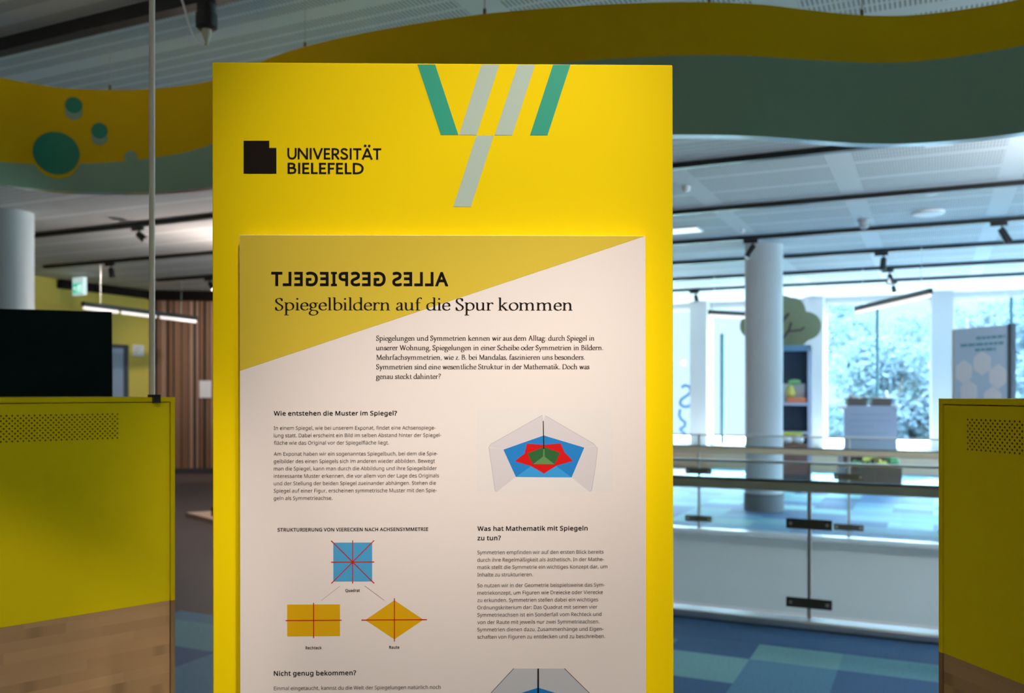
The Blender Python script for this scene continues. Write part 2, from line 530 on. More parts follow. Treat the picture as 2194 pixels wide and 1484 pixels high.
# columns
def column(name, a, b, plinth, label):
    o = MB().lathe([(0.25, 0), (0.25, CZ)], n=48).build(name, mat('column_' + name, (0.66, 0.67, 0.68), 0.55), loc=B(a, b), smooth=True)
    tag(o, label, None, None, 'structure')
    if plinth:
        MB().lathe([(0.262, 0), (0.262, 0.235), (0.255, 0.24)], n=48).build('plinth', mat('grey_plinth', (0.14, 0.15, 0.16), 0.6), o, smooth=True)
    return o
column('column_1', -2.09, 12.55, True, 'round grey column with dark plinth beyond the railings')
column('column_2', -9.32, 6.71, False, 'round pale column at the left edge behind the dark panel')

# window front: piers, sill wall, windows
PIER = mat('pier_white', (0.56, 0.56, 0.56), 0.6)
FRAME = mat('window_frame_petrol', (0.05, 0.13, 0.15), 0.5)
SILLW = mat('sill_white', (0.82, 0.83, 0.84), 0.4)
STEP = 2.43
piers = [-4.89 + STEP * k for k in range(-1, 5)]
f = MB()
for a in piers:
    f.box(a, a + 0.38, 19.75, 20.25, 0, CZ)
f.box(-8.6, A1, 20.05, 20.25, 0, 0.42)
f.box(-8.6, A1, 20.05, 20.25, CZ - 0.1, CZ)
struct('wall_front', f, PIER, 'pale piers between the tall windows')
edges = [-8.6] + piers + [A1]
n = 0
for i in range(len(edges) - 1):
    a0 = edges[i] + (0.38 if i else 0)
    a1 = edges[i + 1]
    if a1 - a0 < 0.4:
        continue
    n += 1
    w = MB()
    w.box(a0, a0 + 0.04, 20.1, 20.16, 0.42, CZ - 0.1).box(a1 - 0.04, a1, 20.1, 20.16, 0.42, CZ - 0.1)
    w.box(a0, a1, 20.1, 20.16, 0.42, 0.47).box(a0, a1, 20.1, 20.16, CZ - 0.15, CZ - 0.1)
    wo = struct('window_%d' % n, w, SILLW)
    am = (a0 + a1) / 2
    MB().box(am - 0.03, am + 0.03, 20.08, 20.17, 0.47, CZ - 0.15).build('mullion', FRAME, wo)
    if abs(a0 + 4.51) < 0.1:
        MB().box(a0 + 0.22, a0 + 0.3, 20.08, 20.17, 0.47, 2.9).build('mullion', FRAME, wo)
    MB().box(a0 + 0.04, a1 - 0.04, 20.125, 20.135, 0.47, CZ - 0.15).build('pane', GLASS, wo)

for b0, b1 in ((9.0, 9.43), (9.81, 11.86), (12.24, 14.29), (14.67, 16.72), (17.10, 19.15)):  # side windows out of view, added to bring daylight into the hall
    n += 1
    w = MB().box(A1 + 0.04, A1 + 0.1, b0, b0 + 0.04, 0.42, CZ - 0.1).box(A1 + 0.04, A1 + 0.1, b1 - 0.04, b1, 0.42, CZ - 0.1)
    w.box(A1 + 0.04, A1 + 0.1, b0, b1, 0.42, 0.47).box(A1 + 0.04, A1 + 0.1, b0, b1, CZ - 0.15, CZ - 0.1)
    wo = struct('window_%d' % n, w, SILLW)
    MB().box(A1 + 0.065, A1 + 0.075, b0 + 0.04, b1 - 0.04, 0.47, CZ - 0.15).build('pane', GLASS, wo)

# long window bench
t = thing('window_bench', 'long low wooden bench with a white top along the windows', 'bench', B(0, 19.4), BR)
MB().box(-8.55, A1 - 0.05, -0.30, 0.34, 0.0, 0.40).build('front_panel', BENCHWOOD, t)
MB().box(-8.55, A1 - 0.05, -0.33, 0.34, 0.40, 0.44).build('bench_top', SILLW, t)

# black lighting tracks under the ceiling
tracks = [
    (3.41, -9.5, 3.0, 'black lighting track crossing above the round socket with the white cable'),
    (7.75, -13.5, 5.8, 'black ceiling track just beyond the wavy hanging band'),
    (9.75, -12.7, 5.8, 'black ceiling track ending short of the exit sign'),
    (11.73, -12.4, 5.8, 'black ceiling track passing in front of the grey column head'),
    (13.58, -4.6, 5.8, 'dark ceiling track just behind the grey column'),
    (15.52, -6.0, 5.8, 'thin ceiling track, second from the windows'),
    (17.27, -6.5, 5.8, 'thin ceiling track closest to the windows'),
]
for i, (b, a0, a1, lab) in enumerate(tracks):
    h = 0.075 if i == 0 else 0.05
    o = MB().box(a0, a1, b - 0.035, b + 0.035, CZ - h, CZ - 0.002).build('lighting_track', BLACK, rot=(0, 0, BR))
    tag(o, lab, 'ceiling track', 'black lighting tracks on the ceiling')

# ------------------------------------------------------------------ railings around the floor opening
def railing(b, a0, a1, posts, label):
    t = thing('glass_railing', label, 'railing', B(0, b), BR)
    MB().box(a0, a1, -0.13, 0.035, 0.0, 0.055).build('base_profile', ALU, t, bevel=0.012)
    MB().box(a0, a1, -0.035, 0.035, 0.915, 0.985).build('handrail', RAILWOOD, t, bevel=0.015)
    MB().box(a0, a1, -0.03, 0.03, 1.105, 1.122).build('top_rail', ALU, t)
    MB().box(a0, a1, -0.036, 0.036, 0.985, 0.993).build('handrail_cap', BLACK, t)
    for i in range(len(posts)):
        p = posts[i]
        MB().box(p - 0.011, p + 0.011, -0.03, 0.012, 0.0, 1.11).build('post', STEEL, t)
        for z in (0.70, 0.16):
            MB().box(p - 0.15, p + 0.15, -0.042, -0.03, z - 0.034, z + 0.034).build('clamp', BRONZE, t, bevel=0.003)
            for dx in (-0.12, 0.12):
                MB().tube([(p + dx, -0.046, z), (p + dx, -0.0415, z)], 0.012, 10).build('clamp_screw', STEEL, t)
    ends = [a0] + posts + [a1]
    for i in range(len(ends) - 1):
        MB().box(ends[i] + 0.014, ends[i + 1] - 0.014, 0.016, 0.028, 0.08, 1.104).build('glass_panel', RAILGLASS, t)
    return t
railing(6.46, OA0, OA1, [-2.40, -0.77, 0.86, 2.49, 4.12], 'near glass railing with brown handrail and bronze clamps')
railing(10.25, OA0, OA1, [-4.04, -2.43, -0.82, 0.79, 2.4, 4.01], 'far glass railing with brown handrail across the floor opening')

# ------------------------------------------------------------------ hanging wavy band
pts = [(-420, 4.1), (-250, 4.45), (0, 4.77), (120, 4.93), (232, 4.97), (330, 4.95), (455, 4.83), (545, 4.58), (641, 4.36), (798, 4.16), (1000, 3.99),
       (1200, 3.90), (1330, 3.865), (1440, 3.85), (1540, 3.852), (1636, 3.875), (1715, 3.92), (1818, 3.975), (1887, 3.99), (1955, 3.985), (2058, 3.93), (2179, 3.83), (2350, 3.65), (2600, 3.35)]
pl = [Vector(((x - 1097) / FOCAL * D, D)) for x, D in pts]
def catmull(P, n):
    out = []
    for i in range(len(P) - 1):
        p0, p1, p2, p3 = P[max(i - 1, 0)], P[i], P[i + 1], P[min(i + 2, len(P) - 1)]
        for k in range(n):
            t = k / n
            out.append(0.5 * ((2 * p1) + (p2 - p0) * t + (2 * p0 - 5 * p1 + 4 * p2 - p3) * t * t + (3 * p1 - p0 - 3 * p2 + p3) * t ** 3))
    out.append(P[-1])
    return out
path = catmull(pl, 6)
for _ in range(6):                      # fair the curve
    path = [path[0]] + [(path[i - 1] + 2 * path[i] + path[i + 1]) / 4 for i in range(1, len(path) - 1)] + [path[-1]]
ZB, ZT = 2.70, 3.267
def seam(xw):                           # height of the wavy colour line along the band
    ks = [(-3.6, 2.80), (-2.72, 2.818), (-2.36, 2.857), (-2.06, 2.881), (-1.8, 2.90), (-1.61, 2.926), (-0.9, 2.985), (0, 3.02), (0.69, 3.038), (1.18, 3.045), (1.45, 3.056), (1.78, 3.061), (2.2, 3.069), (4, 3.08)]
    for (x0, z0), (x1, z1) in zip(ks, ks[1:]):
        if xw <= x1:
            k = max(0, (xw - x0) / (x1 - x0))
            return z0 + (z1 - z0) * k
    return ks[-1][1]
BANDYEL = mat('band_yellow', (0.86, 0.53, 0.0), 0.6, spec=0.12)
BANDGRN = mat('band_sage', (0.34, 0.52, 0.37), 0.6, spec=0.2)
BANDEDGE = mat('band_edge', (0.88, 0.92, 0.88), 0.22, 0.9)
BANDDOT = mat('band_dark_green', (0.005, 0.28, 0.16), 0.5)
cx = sum(p.x for p in path) / len(path)
origin = Vector((0, 4.2, ZB))
band = thing('hanging_band', 'wavy yellow and sage green band hanging under the ceiling', 'ceiling decoration', origin)
n = len(path)
nrm = []
for i in range(n):
    d = (path[min(i + 1, n - 1)] - path[max(i - 1, 0)]).normalized()
    nrm.append(Vector((-d.y, d.x)))     # away from the camera
TH = 0.06
def bandstrip(za, zb, mats):
    m = MB(); v = []
    for i, p in enumerate(path):
        q = p + nrm[i] * TH
        for pt in (p, q):
            a_, b_ = za(p.x), zb(p.x)
            v += [(pt.x - origin.x, pt.y - origin.y, a_ - origin.z), (pt.x - origin.x, pt.y - origin.y, b_ - origin.z)]
    fs = []; mi = []
    for i in range(n - 1):
        o = i * 4; q = o + 4
        fs += [(o, q, q + 1, o + 1), (o + 2, o + 3, q + 3, q + 2), (o, o + 2, q + 2, q), (o + 1, q + 1, q + 3, o + 3)]
        mi += [0, 0, 1, 1]
    e = (n - 1) * 4
    fs += [(0, 1, 3, 2), (e, e + 2, e + 3, e + 1)]; mi += [0, 0]
    m.v = v; m.f = fs; m.mi = mi
    return m
bandstrip(lambda x: ZB, seam, 0).build('sage_wave', [BANDGRN, BANDEDGE], band, smooth=True)
bandstrip(seam, lambda x: ZT, 0).build('yellow_wave', [BANDYEL, BANDYEL], band, smooth=True)
def at_band(px):
    u = (px - 1097) / FOCAL
    return min(range(n), key=lambda i: abs(path[i].x / path[i].y - u))
def dot(px, z, r, drop, m_low, lowlab):
    """a thin disc that follows the curve of the band, with a second colour peeping out below it"""
    i0 = at_band(px)
    acc = [0.0]
    for i in range(1, n):
        acc.append(acc[-1] + (path[i] - path[i - 1]).length)
    def on_band(s, zz, lift):
        s += acc[i0]
        i = max(k for k in range(n - 1) if acc[k] <= s)
        k = (s - acc[i]) / (acc[i + 1] - acc[i])
        p = path[i].lerp(path[i + 1], k)
        q = nrm[i].lerp(nrm[i + 1], k)
        p = p - q * lift
        return (p.x - origin.x, p.y - origin.y, zz - origin.z)
    def disc(zc, lift, name, m):
        mb = MB()
        K, S = 48, 8
        v = [on_band(0, zc, lift)]
        for j in range(1, S + 1):
            for k in range(K):
                t = 2 * math.pi * k / K
                v.append(on_band(r * j / S * math.cos(t), zc + r * j / S * math.sin(t), lift))
        for k in range(K):
            t = 2 * math.pi * k / K
            v.append(on_band(r * math.cos(t), zc + r * math.sin(t), -0.002))
        f = [(0, 1 + k, 1 + (k + 1) % K) for k in range(K)]
        for j in range(S):
            f += [(1 + j * K + k, 1 + (j + 1) * K + k, 1 + (j + 1) * K + (k + 1) % K, 1 + j * K + (k + 1) % K) for k in range(K)]
        mb.add(v, f)
        mb.build(name, m, band)
    disc(z - drop, 0.003, 'offset_dot', m_low)
    if px != 283:
        disc(z, 0.006, 'dot', BANDDOT)
dot(130, 2.905, 0.116, 0.022, BANDYEL, '')
dot(158, 3.175, 0.0435, 0.036, BANDGRN, '')
dot(220, 3.04, 0.0425, 0.036, BANDGRN, '')
dot(283, 2.895, 0.036, 0.0, BANDGRN, '')
for px in (232, 641, 1038, 1520, 1850):
    i = at_band(px)
    p = path[i] + nrm[i] * TH / 2
    l = (p.x - origin.x, p.y - origin.y, 0)
    c = MB().tube([(0, 0, ZT - ZB), (0, 0, CZ - ZB)], 0.0022, 8).build('suspension_cable', STEEL, band, l)
    MB().tube([(0, 0, ZT - ZB - 0.002), (0, 0, ZT - ZB + 0.035)], 0.007, 10).build('cable_clip', mat('copper_clip_%d' % px, (0.22, 0.12, 0.06), 0.5), c)

# ------------------------------------------------------------------ lettering
GLYPHS = json.loads(r'''{"R":{"!":[105,"74 280 32 280 42 79 64 79","62 46 53 47 43 46 35 42 30 34 28 21 30 9 35 1 43 -4 53 -5 62 -4 70 1 75 9 77 21 75 34 70 42"],"(":[118,"106 280 73 280 55 255 41 229 30 200 22 170 17 139 16 107 17 76 22 46 30 16 41 -12 55 -38 73 -62 105 -62 89 -37 75 -10 65 19 57 48 52 78 51 108 54 154 65 199 82 241"],")":[118,"44 280 12 280 29 255 42 227 53 199 61 169 65 139 67 108 65 78 61 48 53 19 42 -10 29 -37 12 -62 44 -62 62 -38 77 -12 88 16 96 46 100 76 102 107 100 139 96 170 88 200 77 229 62 255"],",":[105,"73 45 36 45 33 31 31 15 16 -51 42 -51 61 -5 75 41"],"-":[126,"111 120 16 120 16 90 111 90"],".":[105,"62 46 52 47 43 46 35 42 30 34 28 21 30 9 35 1 43 -4 52 -5 62 -4 70 1 75 9 77 21 75 34 70 42"],":":[105,"62 46 52 47 43 46 35 42 30 34 28 21 30 9 35 1 43 -4 52 -5 62 -4 70 1 75 9 77 21 75 34 70 42","62 214 52 216 43 214 35 210 30 202 28 189 30 177 35 169 43 164 52 162 62 164 70 169 75 177 77 189 75 202 70 210"],"?":[170,"115 279 82 284 60 283 39 278 21 272 5 265 17 237 45 249 61 253 80 254 100 251 115 244 124 231 127 215 126 204 124 195 119 186 112 178 77 146 68 136 62 126 58 115 56 103 55 79 82 79 83 96 85 105 88 113 102 130 127 152 147 173 154 185 159 199 160 215 155 244 140 265","79 46 70 47 61 46 53 42 48 34 46 21 48 9 53 1 61 -4 70 -5 79 -4 87 1 92 9 94 21 92 34 87 42"],"A":[251,"141 281 109 281 0 0 36 0 69 87 180 87 214 0 250 0","125 245 131 222 169 118 81 118 113 203"],"B":[255,"38 280 38 0 136 0 165 2 188 9 208 21 222 36 231 56 234 80 232 100 225 115 216 127 203 136 188 143 171 147 171 149 187 153 200 160 211 170 218 181 223 195 224 211 218 243 197 265 164 276 118 280","73 250 120 250 150 247 172 240 184 227 188 207 185 187 175 172 155 164 125 161 73 161","73 131 127 131 150 130 168 125 181 118 190 108 194 96 196 82 192 61 182 44 161 33 130 30 73 30"],"C":[248,"180 283 158 284 128 281 101 274 78 261 59 244 44 223 33 198 26 171 24 140 27 99 38 64 56 35 81 14 113 0 153 -4 174 -3 209 2 225 7 225 38 193 30 158 27 128 30 104 41 85 57 72 80 64 108 61 140 63 165 68 187 76 207 87 223 101 236 118 245 137 251 158 253 176 252 193 248 222 238 236 267 219 274 200 280"],"D":[286,"38 280 38 0 116 0 159 4 195 16 224 36 245 64 258 100 262 143 258 184 245 218 225 245 198 264 164 276 124 280","73 250 119 250 150 247 177 238 198 224 213 203 222 175 225 142 218 93 197 58 161 37 111 30 73 30"],"E":[218,"38 280 38 0 195 0 195 31 73 31 73 131 187 131 187 162 73 162 73 249 195 249 195 280"],"F":[204,"38 280 38 0 73 0 73 119 187 119 187 150 73 150 73 249 195 249 195 280"],"G":[285,"192 283 169 284 127 279 91 266 62 245 41 216 28 181 24 140 28 99 39 63 58 35 85 14 118 0 158 -4 186 -3 211 0 234 4 256 11 256 148 160 148 160 116 221 116 221 33 183 27 166 27 132 30 105 41 85 58 72 81 63 109 61 140 64 173 73 200 89 223 110 239 136 250 167 253 187 252 206 248 223 243 239 237 253 267 234 274 214 280"],"H":[291,"73 280 38 280 38 0 73 0 73 131 217 131 217 0 252 0 252 280 217 280 217 162 73 162"],"I":[133,"117 280 16 280 16 260 49 252 49 28 16 20 16 0 117 0 117 20 84 28 84 252 117 260"],"J":[107,"71 280 36 280 36 2 35 -14 31 -26 24 -34 16 -40 7 -43 -2 -44 -31 -40 -31 -69 -25 -72 -2 -75 19 -72 37 -66 51 -55 62 -40 69 -20 71 4"],"K":[243,"73 280 38 280 38 0 73 0 73 109 102 134 201 0 243 0 127 158 238 280 197 280 122 195 97 169 73 142"],"L":[205,"73 280 38 280 38 0 196 0 196 31 73 31"],"M":[356,"38 280 38 0 71 0 71 170 69 237 68 245 69 245 162 0 191 0 284 245 285 245 283 172 283 0 318 0 318 280 266 280 178 51 176 51 90 280"],"N":[298,"38 280 38 0 71 0 71 156 67 233 69 233 219 0 260 0 260 280 227 280 227 109 229 56 230 48 228 48 79 280"],"O":[306,"192 280 154 284 114 280 81 266 56 245 38 216 27 181 24 141 26 110 32 82 42 57 56 36 74 19 96 6 123 -1 153 -4 183 -1 209 6 231 19 250 36 264 57 274 81 280 109 282 140 279 181 268 216 249 245 224 266","125 250 154 253 195 246 223 223 240 188 245 140 243 108 235 80 223 57 205 40 182 30 153 27 125 30 101 40 83 57 71 80 64 108 61 140 64 173 71 201 83 223 101 240"],"P":[237,"38 280 38 0 73 0 73 109 105 109 134 111 158 116 178 125 193 136 204 149 212 165 216 181 217 198 211 232 192 258 160 275 112 280","73 250 109 250 141 246 164 236 176 220 181 196 179 178 172 163 161 152 146 145 126 141 102 139 73 139"],"Q":[306,"192 280 154 284 114 280 81 266 56 245 38 216 27 181 24 141 26 110 32 82 42 57 56 36 74 19 96 6 123 -1 163 -4 217 -67 268 -67 201 3 226 15 246 31 262 53 273 78 280 108 282 140 279 181 268 216 249 245 224 266","125 250 154 253 195 246 223 223 240 188 245 140 243 108 235 80 223 57 205 40 182 30 153 27 125 30 101 40 83 57 71 80 64 108 61 140 64 173 71 201 83 223 101 240"],"R":[244,"38 280 38 0 73 0 73 116 129 116 197 0 238 0 161 125 188 139 200 150 209 163 215 180 217 200 215 225 206 245 192 260 173 271 147 278 115 280","73 249 113 249 134 248 151 244 164 238 174 228 179 215 181 199 177 176 165 159 145 149 115 145 73 145"],"S":[215,"135 283 113 284 88 282 66 275 48 265 35 251 26 233 24 213 25 197 28 184 34 172 42 161 52 152 64 144 79 136 118 121 148 104 156 95 160 84 162 72 160 59 155 48 146 39 133 32 118 28 98 27 76 28 55 32 36 37 20 43 20 9 30 5 53 0 82 -4 97 -4 125 -2 150 5 170 17 185 32 194 52 197 75 195 95 188 111 177 125 162 136 143 146 100 164 84 172 73 180 65 189 61 199 59 212 61 224 65 234 72 242 83 248 96 252 112 253 130 252 148 249 164 244 179 238 190 268 174 275 155 280"],"T":[218,"214 280 4 280 4 249 91 249 91 0 127 0 127 249 214 249"],"U":[287,"71 280 35 280 35 100 42 57 63 25 96 3 142 -4 176 -1 203 10 224 26 239 46 248 71 251 99 251 280 216 280 216 99 214 79 209 61 199 47 185 36 167 29 144 27 112 31 89 45 75 68 71 98"],"V":[235,"37 280 0 280 100 0 135 0 235 280 198 280 135 101 120 49 118 39 116 49 100 100"],"W":[365,"42 280 5 280 79 0 115 0 178 224 181 239 181 235 195 184 249 0 285 0 360 280 323 280 271 74 266 42 256 92 199 280 163 280 113 111 102 67 100 50 98 42 95 66 85 109"],"X":[230,"47 280 7 280 95 146 2 0 39 0 114 122 188 0 228 0 135 147 222 280 184 280 115 170"],"Y":[222,"38 280 0 280 93 107 93 0 129 0 129 109 222 280 184 280 111 142"],"Z":[224,"205 280 20 280 20 249 162 249 15 27 15 0 209 0 209 31 58 31 205 253"],"a":[220,"146 210 113 214 93 212 74 208 56 203 41 196 52 170 65 176 95 185 111 186 129 183 143 176 152 161 155 139 155 127 119 125 74 120 43 107 24 86 18 58 20 39 27 23 37 11 50 3 66 -2 84 -4 101 -3 114 0 126 4 146 19 155 30 156 30 163 0 188 0 188 143 184 175 170 197","90 98 123 102 154 103 154 84 150 57 136 39 117 28 92 24 77 26 65 32 56 43 54 58 57 76 69 89"],"b":[241,"68 298 33 298 33 0 58 0 65 27 68 27 79 15 93 5 110 -2 133 -4 157 -1 178 8 196 23 209 45 217 72 220 105 214 152 196 186 168 207 133 214 110 211 93 205 79 195 68 182 66 182 68 225","127 185 152 180 170 165 180 140 184 105 180 71 170 45 152 30 128 25 99 30 81 45 71 70 68 106 69 131 73 151 81 166 92 177 107 183"],"c":[188,"120 214 93 211 70 203 50 188 35 167 25 139 22 104 25 70 34 43 49 22 68 7 91 -1 118 -4 148 -1 172 7 172 38 148 29 117 26 99 28 84 35 72 46 64 62 59 81 57 104 59 128 64 148 72 164 84 175 100 182 119 184 143 181 155 178 165 174 175 203 165 207 151 211"],"d":[241,"208 298 173 298 173 214 176 183 173 183 158 199 148 205 137 210 124 213 108 214 73 207 45 186 27 152 22 105 27 57 45 23 73 3 108 -4 123 -3 137 0 148 5 158 12 173 28 175 28 180 0 208 0","89 180 113 185 142 180 161 165 170 139 174 98 170 66 160 43 142 29 113 25 89 30 71 45 61 70 57 104 61 137 71 163"],"e":[221,"140 211 115 214 88 211 66 201 47 185 33 163 24 136 22 104 25 71 34 45 50 23 70 8 95 -1 123 -4 143 -3 160 -1 192 10 192 40 160 29 143 26 124 25 96 30 75 44 62 67 57 98 201 98 201 119 199 146 191 169 178 188 161 202","114 186 130 184 143 178 153 169 160 157 164 143 165 126 58 126 64 151 75 170 92 182"],"f":[135,"111 300 91 298 74 292 61 282 51 267 45 248 43 224 43 211 6 200 6 184 43 184 43 0 77 0 77 184 130 184 130 210 77 210 77 224 79 245 86 260 96 269 111 272 128 270 143 266 152 293 144 296 134 298"],"g":[241,"128 212 108 214 72 207 45 185 27 150 22 105 27 59 45 25 72 3 108 -4 128 -2 146 4 161 14 173 28 175 28 174 -6 170 -31 158 -50 140 -62 116 -65 94 -64 73 -61 54 -56 38 -49 38 -81 54 -87 72 -91 114 -94 143 -92 167 -84 185 -71 198 -54 205 -31 208 -4 208 210 180 210 176 182 174 182 161 196 145 206","96 183 113 185 132 183 147 177 159 166 168 151 173 131 174 96 171 64 166 51 160 41 151 34 141 28 128 25 113 24 89 29 72 45 61 70 57 104 59 128 64 148 72 164 83 176"],"h":[242,"68 298 33 298 33 0 68 0 68 109 69 131 74 150 81 165 93 176 108 183 129 185 150 182 165 173 174 157 176 135 176 0 211 0 211 137 208 161 202 181 191 195 176 206 157 212 134 214 121 213 108 210 96 205 85 199 76 191 68 181 66 181 68 211"],"i":[101,"68 210 33 210 33 0 68 0","58 288 51 289 43 288 36 284 32 277 31 267 32 257 36 251 43 246 51 245 58 246 65 251 69 257 71 267 69 277 65 284"],"j":[101,"68 210 33 210 33 -33 31 -49 25 -59 16 -64 -3 -65 -22 -62 -22 -89 -9 -93 9 -94 27 -92 42 -87 54 -78 62 -65 66 -50 68 -31","58 288 51 289 43 288 36 284 32 277 31 267 32 257 36 251 43 246 51 245 58 246 65 251 69 257 71 267 69 277 65 284"],"k":[209,"67 298 33 298 33 0 67 0 67 77 91 98 164 0 206 0 115 120 200 210 160 210 79 123 75 117 67 108 66 108 67 142"],"l":[101,"68 298 33 298 33 0 68 0"],"m":[367,"152 212 130 214 106 211 95 206 85 200 76 192 68 182 66 182 61 210 33 210 33 0 68 0 68 109 69 132 73 151 80 165 91 176 105 183 124 185 137 184 148 180 156 173 162 163 166 150 167 135 167 0 201 0 201 116 204 146 214 167 232 181 258 185 277 182 290 173 298 157 301 135 301 0 335 0 335 137 330 172 317 196 295 210 264 214 244 212 225 205 209 195 196 179 195 179 185 195 171 205"],"n":[242,"168 210 135 214 121 213 109 211 97 206 86 200 76 192 68 182 66 182 61 210 33 210 33 0 68 0 68 109 71 142 81 165 100 180 129 185 150 182 165 173 174 157 176 135 176 0 211 0 211 137 206 172 191 196"],"o":[237,"146 211 119 214 91 211 67 201 48 186 33 165 25 138 22 105 23 81 29 59 37 40 49 25 63 12 80 3 98 -2 118 -4 139 -2 159 3 175 12 190 25 201 40 209 59 214 81 216 105 213 138 204 165 189 186 170 201","91 180 118 185 138 183 154 175 165 164 174 148 179 129 180 105 179 82 174 63 166 46 154 35 138 27 119 25 100 27 84 35 72 46 64 63 59 82 57 105 61 139 72 164"],"p":[241,"168 207 133 214 118 213 104 210 93 205 83 198 68 182 66 182 62 210 33 210 33 -94 68 -94 68 0 65 27 68 27 75 19 83 12 93 5 104 0 118 -3 133 -4 157 -1 179 8 196 24 209 45 217 73 220 105 214 153 196 187","127 185 152 180 170 164 180 138 184 106 182 84 178 64 170 48 159 35 145 27 128 25 107 27 92 34 81 46 73 62 69 82 68 112 70 135 74 153 82 167 93 177 108 183"],"q":[241,"131 212 108 214 84 211 63 202 46 186 33 165 24 138 22 105 27 57 45 23 73 3 107 -4 130 -2 148 5 162 16 173 28 175 28 173 -4 173 -94 208 -94 208 210 180 210 175 182 174 182 163 194 149 205","88 180 113 185 142 180 160 165 170 139 174 104 172 75 167 57 160 42 148 33 133 27 114 25 89 30 71 46 61 71 57 104 61 137 71 163"],"r":[162,"117 213 93 202 83 193 74 183 67 172 65 172 62 210 33 210 33 0 68 0 68 112 69 127 73 141 79 153 86 163 95 172 106 178 129 183 152 180 156 212 144 214"],"s":[188,"117 213 99 214 67 210 42 200 25 182 20 158 22 143 28 130 37 120 50 111 117 82 127 75 133 69 136 62 137 55 134 42 125 32 110 26 87 24 69 25 51 29 20 41 20 9 33 4 48 0 66 -3 86 -4 110 -2 131 3 148 12 160 24 168 39 170 58 168 73 163 86 154 96 141 105 126 113 107 120 75 134 65 140 58 146 54 152 53 160 56 171 64 179 78 184 96 186 112 185 140 178 154 173 166 200 151 206 135 210"],"t":[142,"71 258 50 258 36 214 6 200 6 184 36 184 36 61 38 39 45 22 55 10 67 2 82 -2 98 -4 117 -2 133 2 133 29 120 26 104 24 90 27 80 34 73 45 71 62 71 184 131 184 131 210 71 210"],"u":[242,"66 210 31 210 31 73 33 48 40 29 50 14 65 4 84 -2 107 -4 134 -1 146 4 157 10 166 18 174 28 176 28 181 0 209 0 209 210 175 210 175 101 173 78 169 59 161 44 150 34 134 27 113 25 92 28 77 37 69 53 66 75"],"v":[199,"37 210 0 210 80 0 119 0 199 210 162 210 100 31 98 31 95 47 82 86"],"w":[308,"40 211 4 211 62 0 101 0 139 118 148 150 153 175 155 175 155 170 169 119 205 0 245 0 304 211 269 211 226 44 225 36 224 36 209 92 173 211 136 211 90 62 86 41 84 36 83 36 78 64"],"x":[207,"50 210 11 210 83 107 7 0 46 0 104 84 161 0 200 0 124 107 196 210 158 210 104 131"],"y":[200,"37 210 0 210 85 -1 74 -29 64 -48 57 -56 39 -65 21 -66 4 -64 4 -91 24 -94 33 -94 52 -92 68 -86 81 -76 92 -63 101 -47 109 -29 200 210 163 210 109 59 102 33 100 33 99 42 83 91"],"z":[184,"166 210 22 210 22 184 128 184 15 23 15 0 169 0 169 27 55 27 166 184"],"ß":[247,"144 298 120 300 97 298 76 293 58 284 45 271 36 253 33 229 33 0 68 0 68 229 70 244 75 255 84 263 94 268 120 271 140 270 156 264 166 254 170 240 168 230 165 222 159 215 135 195 128 188 122 180 118 171 116 160 117 150 120 141 126 132 134 124 181 89 188 82 193 74 195 67 196 58 194 44 187 33 174 26 156 24 135 26 107 36 100 40 100 9 111 4 124 0 140 -3 157 -4 177 -2 195 3 210 11 221 24 227 40 230 60 228 75 224 87 218 98 209 108 156 147 152 152 150 157 151 168 155 175 161 181 185 201 193 209 199 219 203 229 205 242 202 260 194 274 181 285 165 294"],"ä":[220,"146 210 113 214 93 212 74 208 56 203 41 196 52 170 65 176 95 185 111 186 129 183 143 176 152 161 155 139 155 127 119 125 74 120 43 107 24 86 18 58 20 39 27 23 37 11 50 3 66 -2 84 -4 101 -3 114 0 126 4 146 19 155 30 156 30 163 0 188 0 188 143 184 175 170 197","90 98 123 102 154 103 154 84 150 57 136 39 117 28 92 24 77 26 65 32 56 43 54 58 57 76 69 89","81 285 74 286 67 285 61 282 57 276 55 267 57 258 61 252 67 249 74 247 81 249 87 252 91 258 92 267 91 276 87 282","154 285 147 286 140 285 134 282 130 276 129 267 130 258 134 252 140 249 147 247 154 249 160 252 164 258 165 267 164 276 160 282"],"ö":[237,"146 211 119 214 91 211 67 201 48 186 33 165 25 138 22 105 23 81 29 59 37 40 49 25 63 12 80 3 98 -2 118 -4 139 -2 159 3 175 12 190 25 201 40 209 59 214 81 216 105 213 138 204 165 189 186 170 201","91 180 118 185 138 183 154 175 165 164 174 148 179 129 180 105 179 82 174 63 166 46 154 35 138 27 119 25 100 27 84 35 72 46 64 63 59 82 57 105 61 139 72 164","89 285 82 286 75 285 69 282 65 276 64 267 65 258 69 252 75 249 82 247 89 249 95 252 99 258 101 267 99 276 95 282","163 285 156 286 149 285 143 282 139 276 138 267 139 258 143 252 149 249 156 247 163 249 169 252 173 258 174 267 173 276 169 282"],"ü":[242,"66 210 31 210 31 73 33 48 40 29 50 14 65 4 84 -2 107 -4 134 -1 146 4 157 10 166 18 174 28 176 28 181 0 209 0 209 210 175 210 175 101 173 78 169 59 161 44 150 34 134 27 113 25 92 28 77 37 69 53 66 75","92 285 85 286 78 285 72 282 68 276 66 267 68 258 72 252 78 249 85 247 92 249 98 252 102 258 103 267 102 276 98 282","165 285 158 286 151 285 145 282 141 276 140 267 141 258 145 252 151 249 158 247 165 249 171 252 175 258 176 267 175 276 171 282"]},"sp":102}''')

def outline_font(key):
    src = GLYPHS[key]
    out = {}
    for ch, d in src.items():
        loops = []
        for s in d[1:]:
            q = [float(k) for k in s.split()]
            loops.append([(q[i] / 280.0, q[i + 1] / 280.0) for i in range(0, len(q), 2)])
        out[ch] = (d[0] / 280.0, loops)
    return out

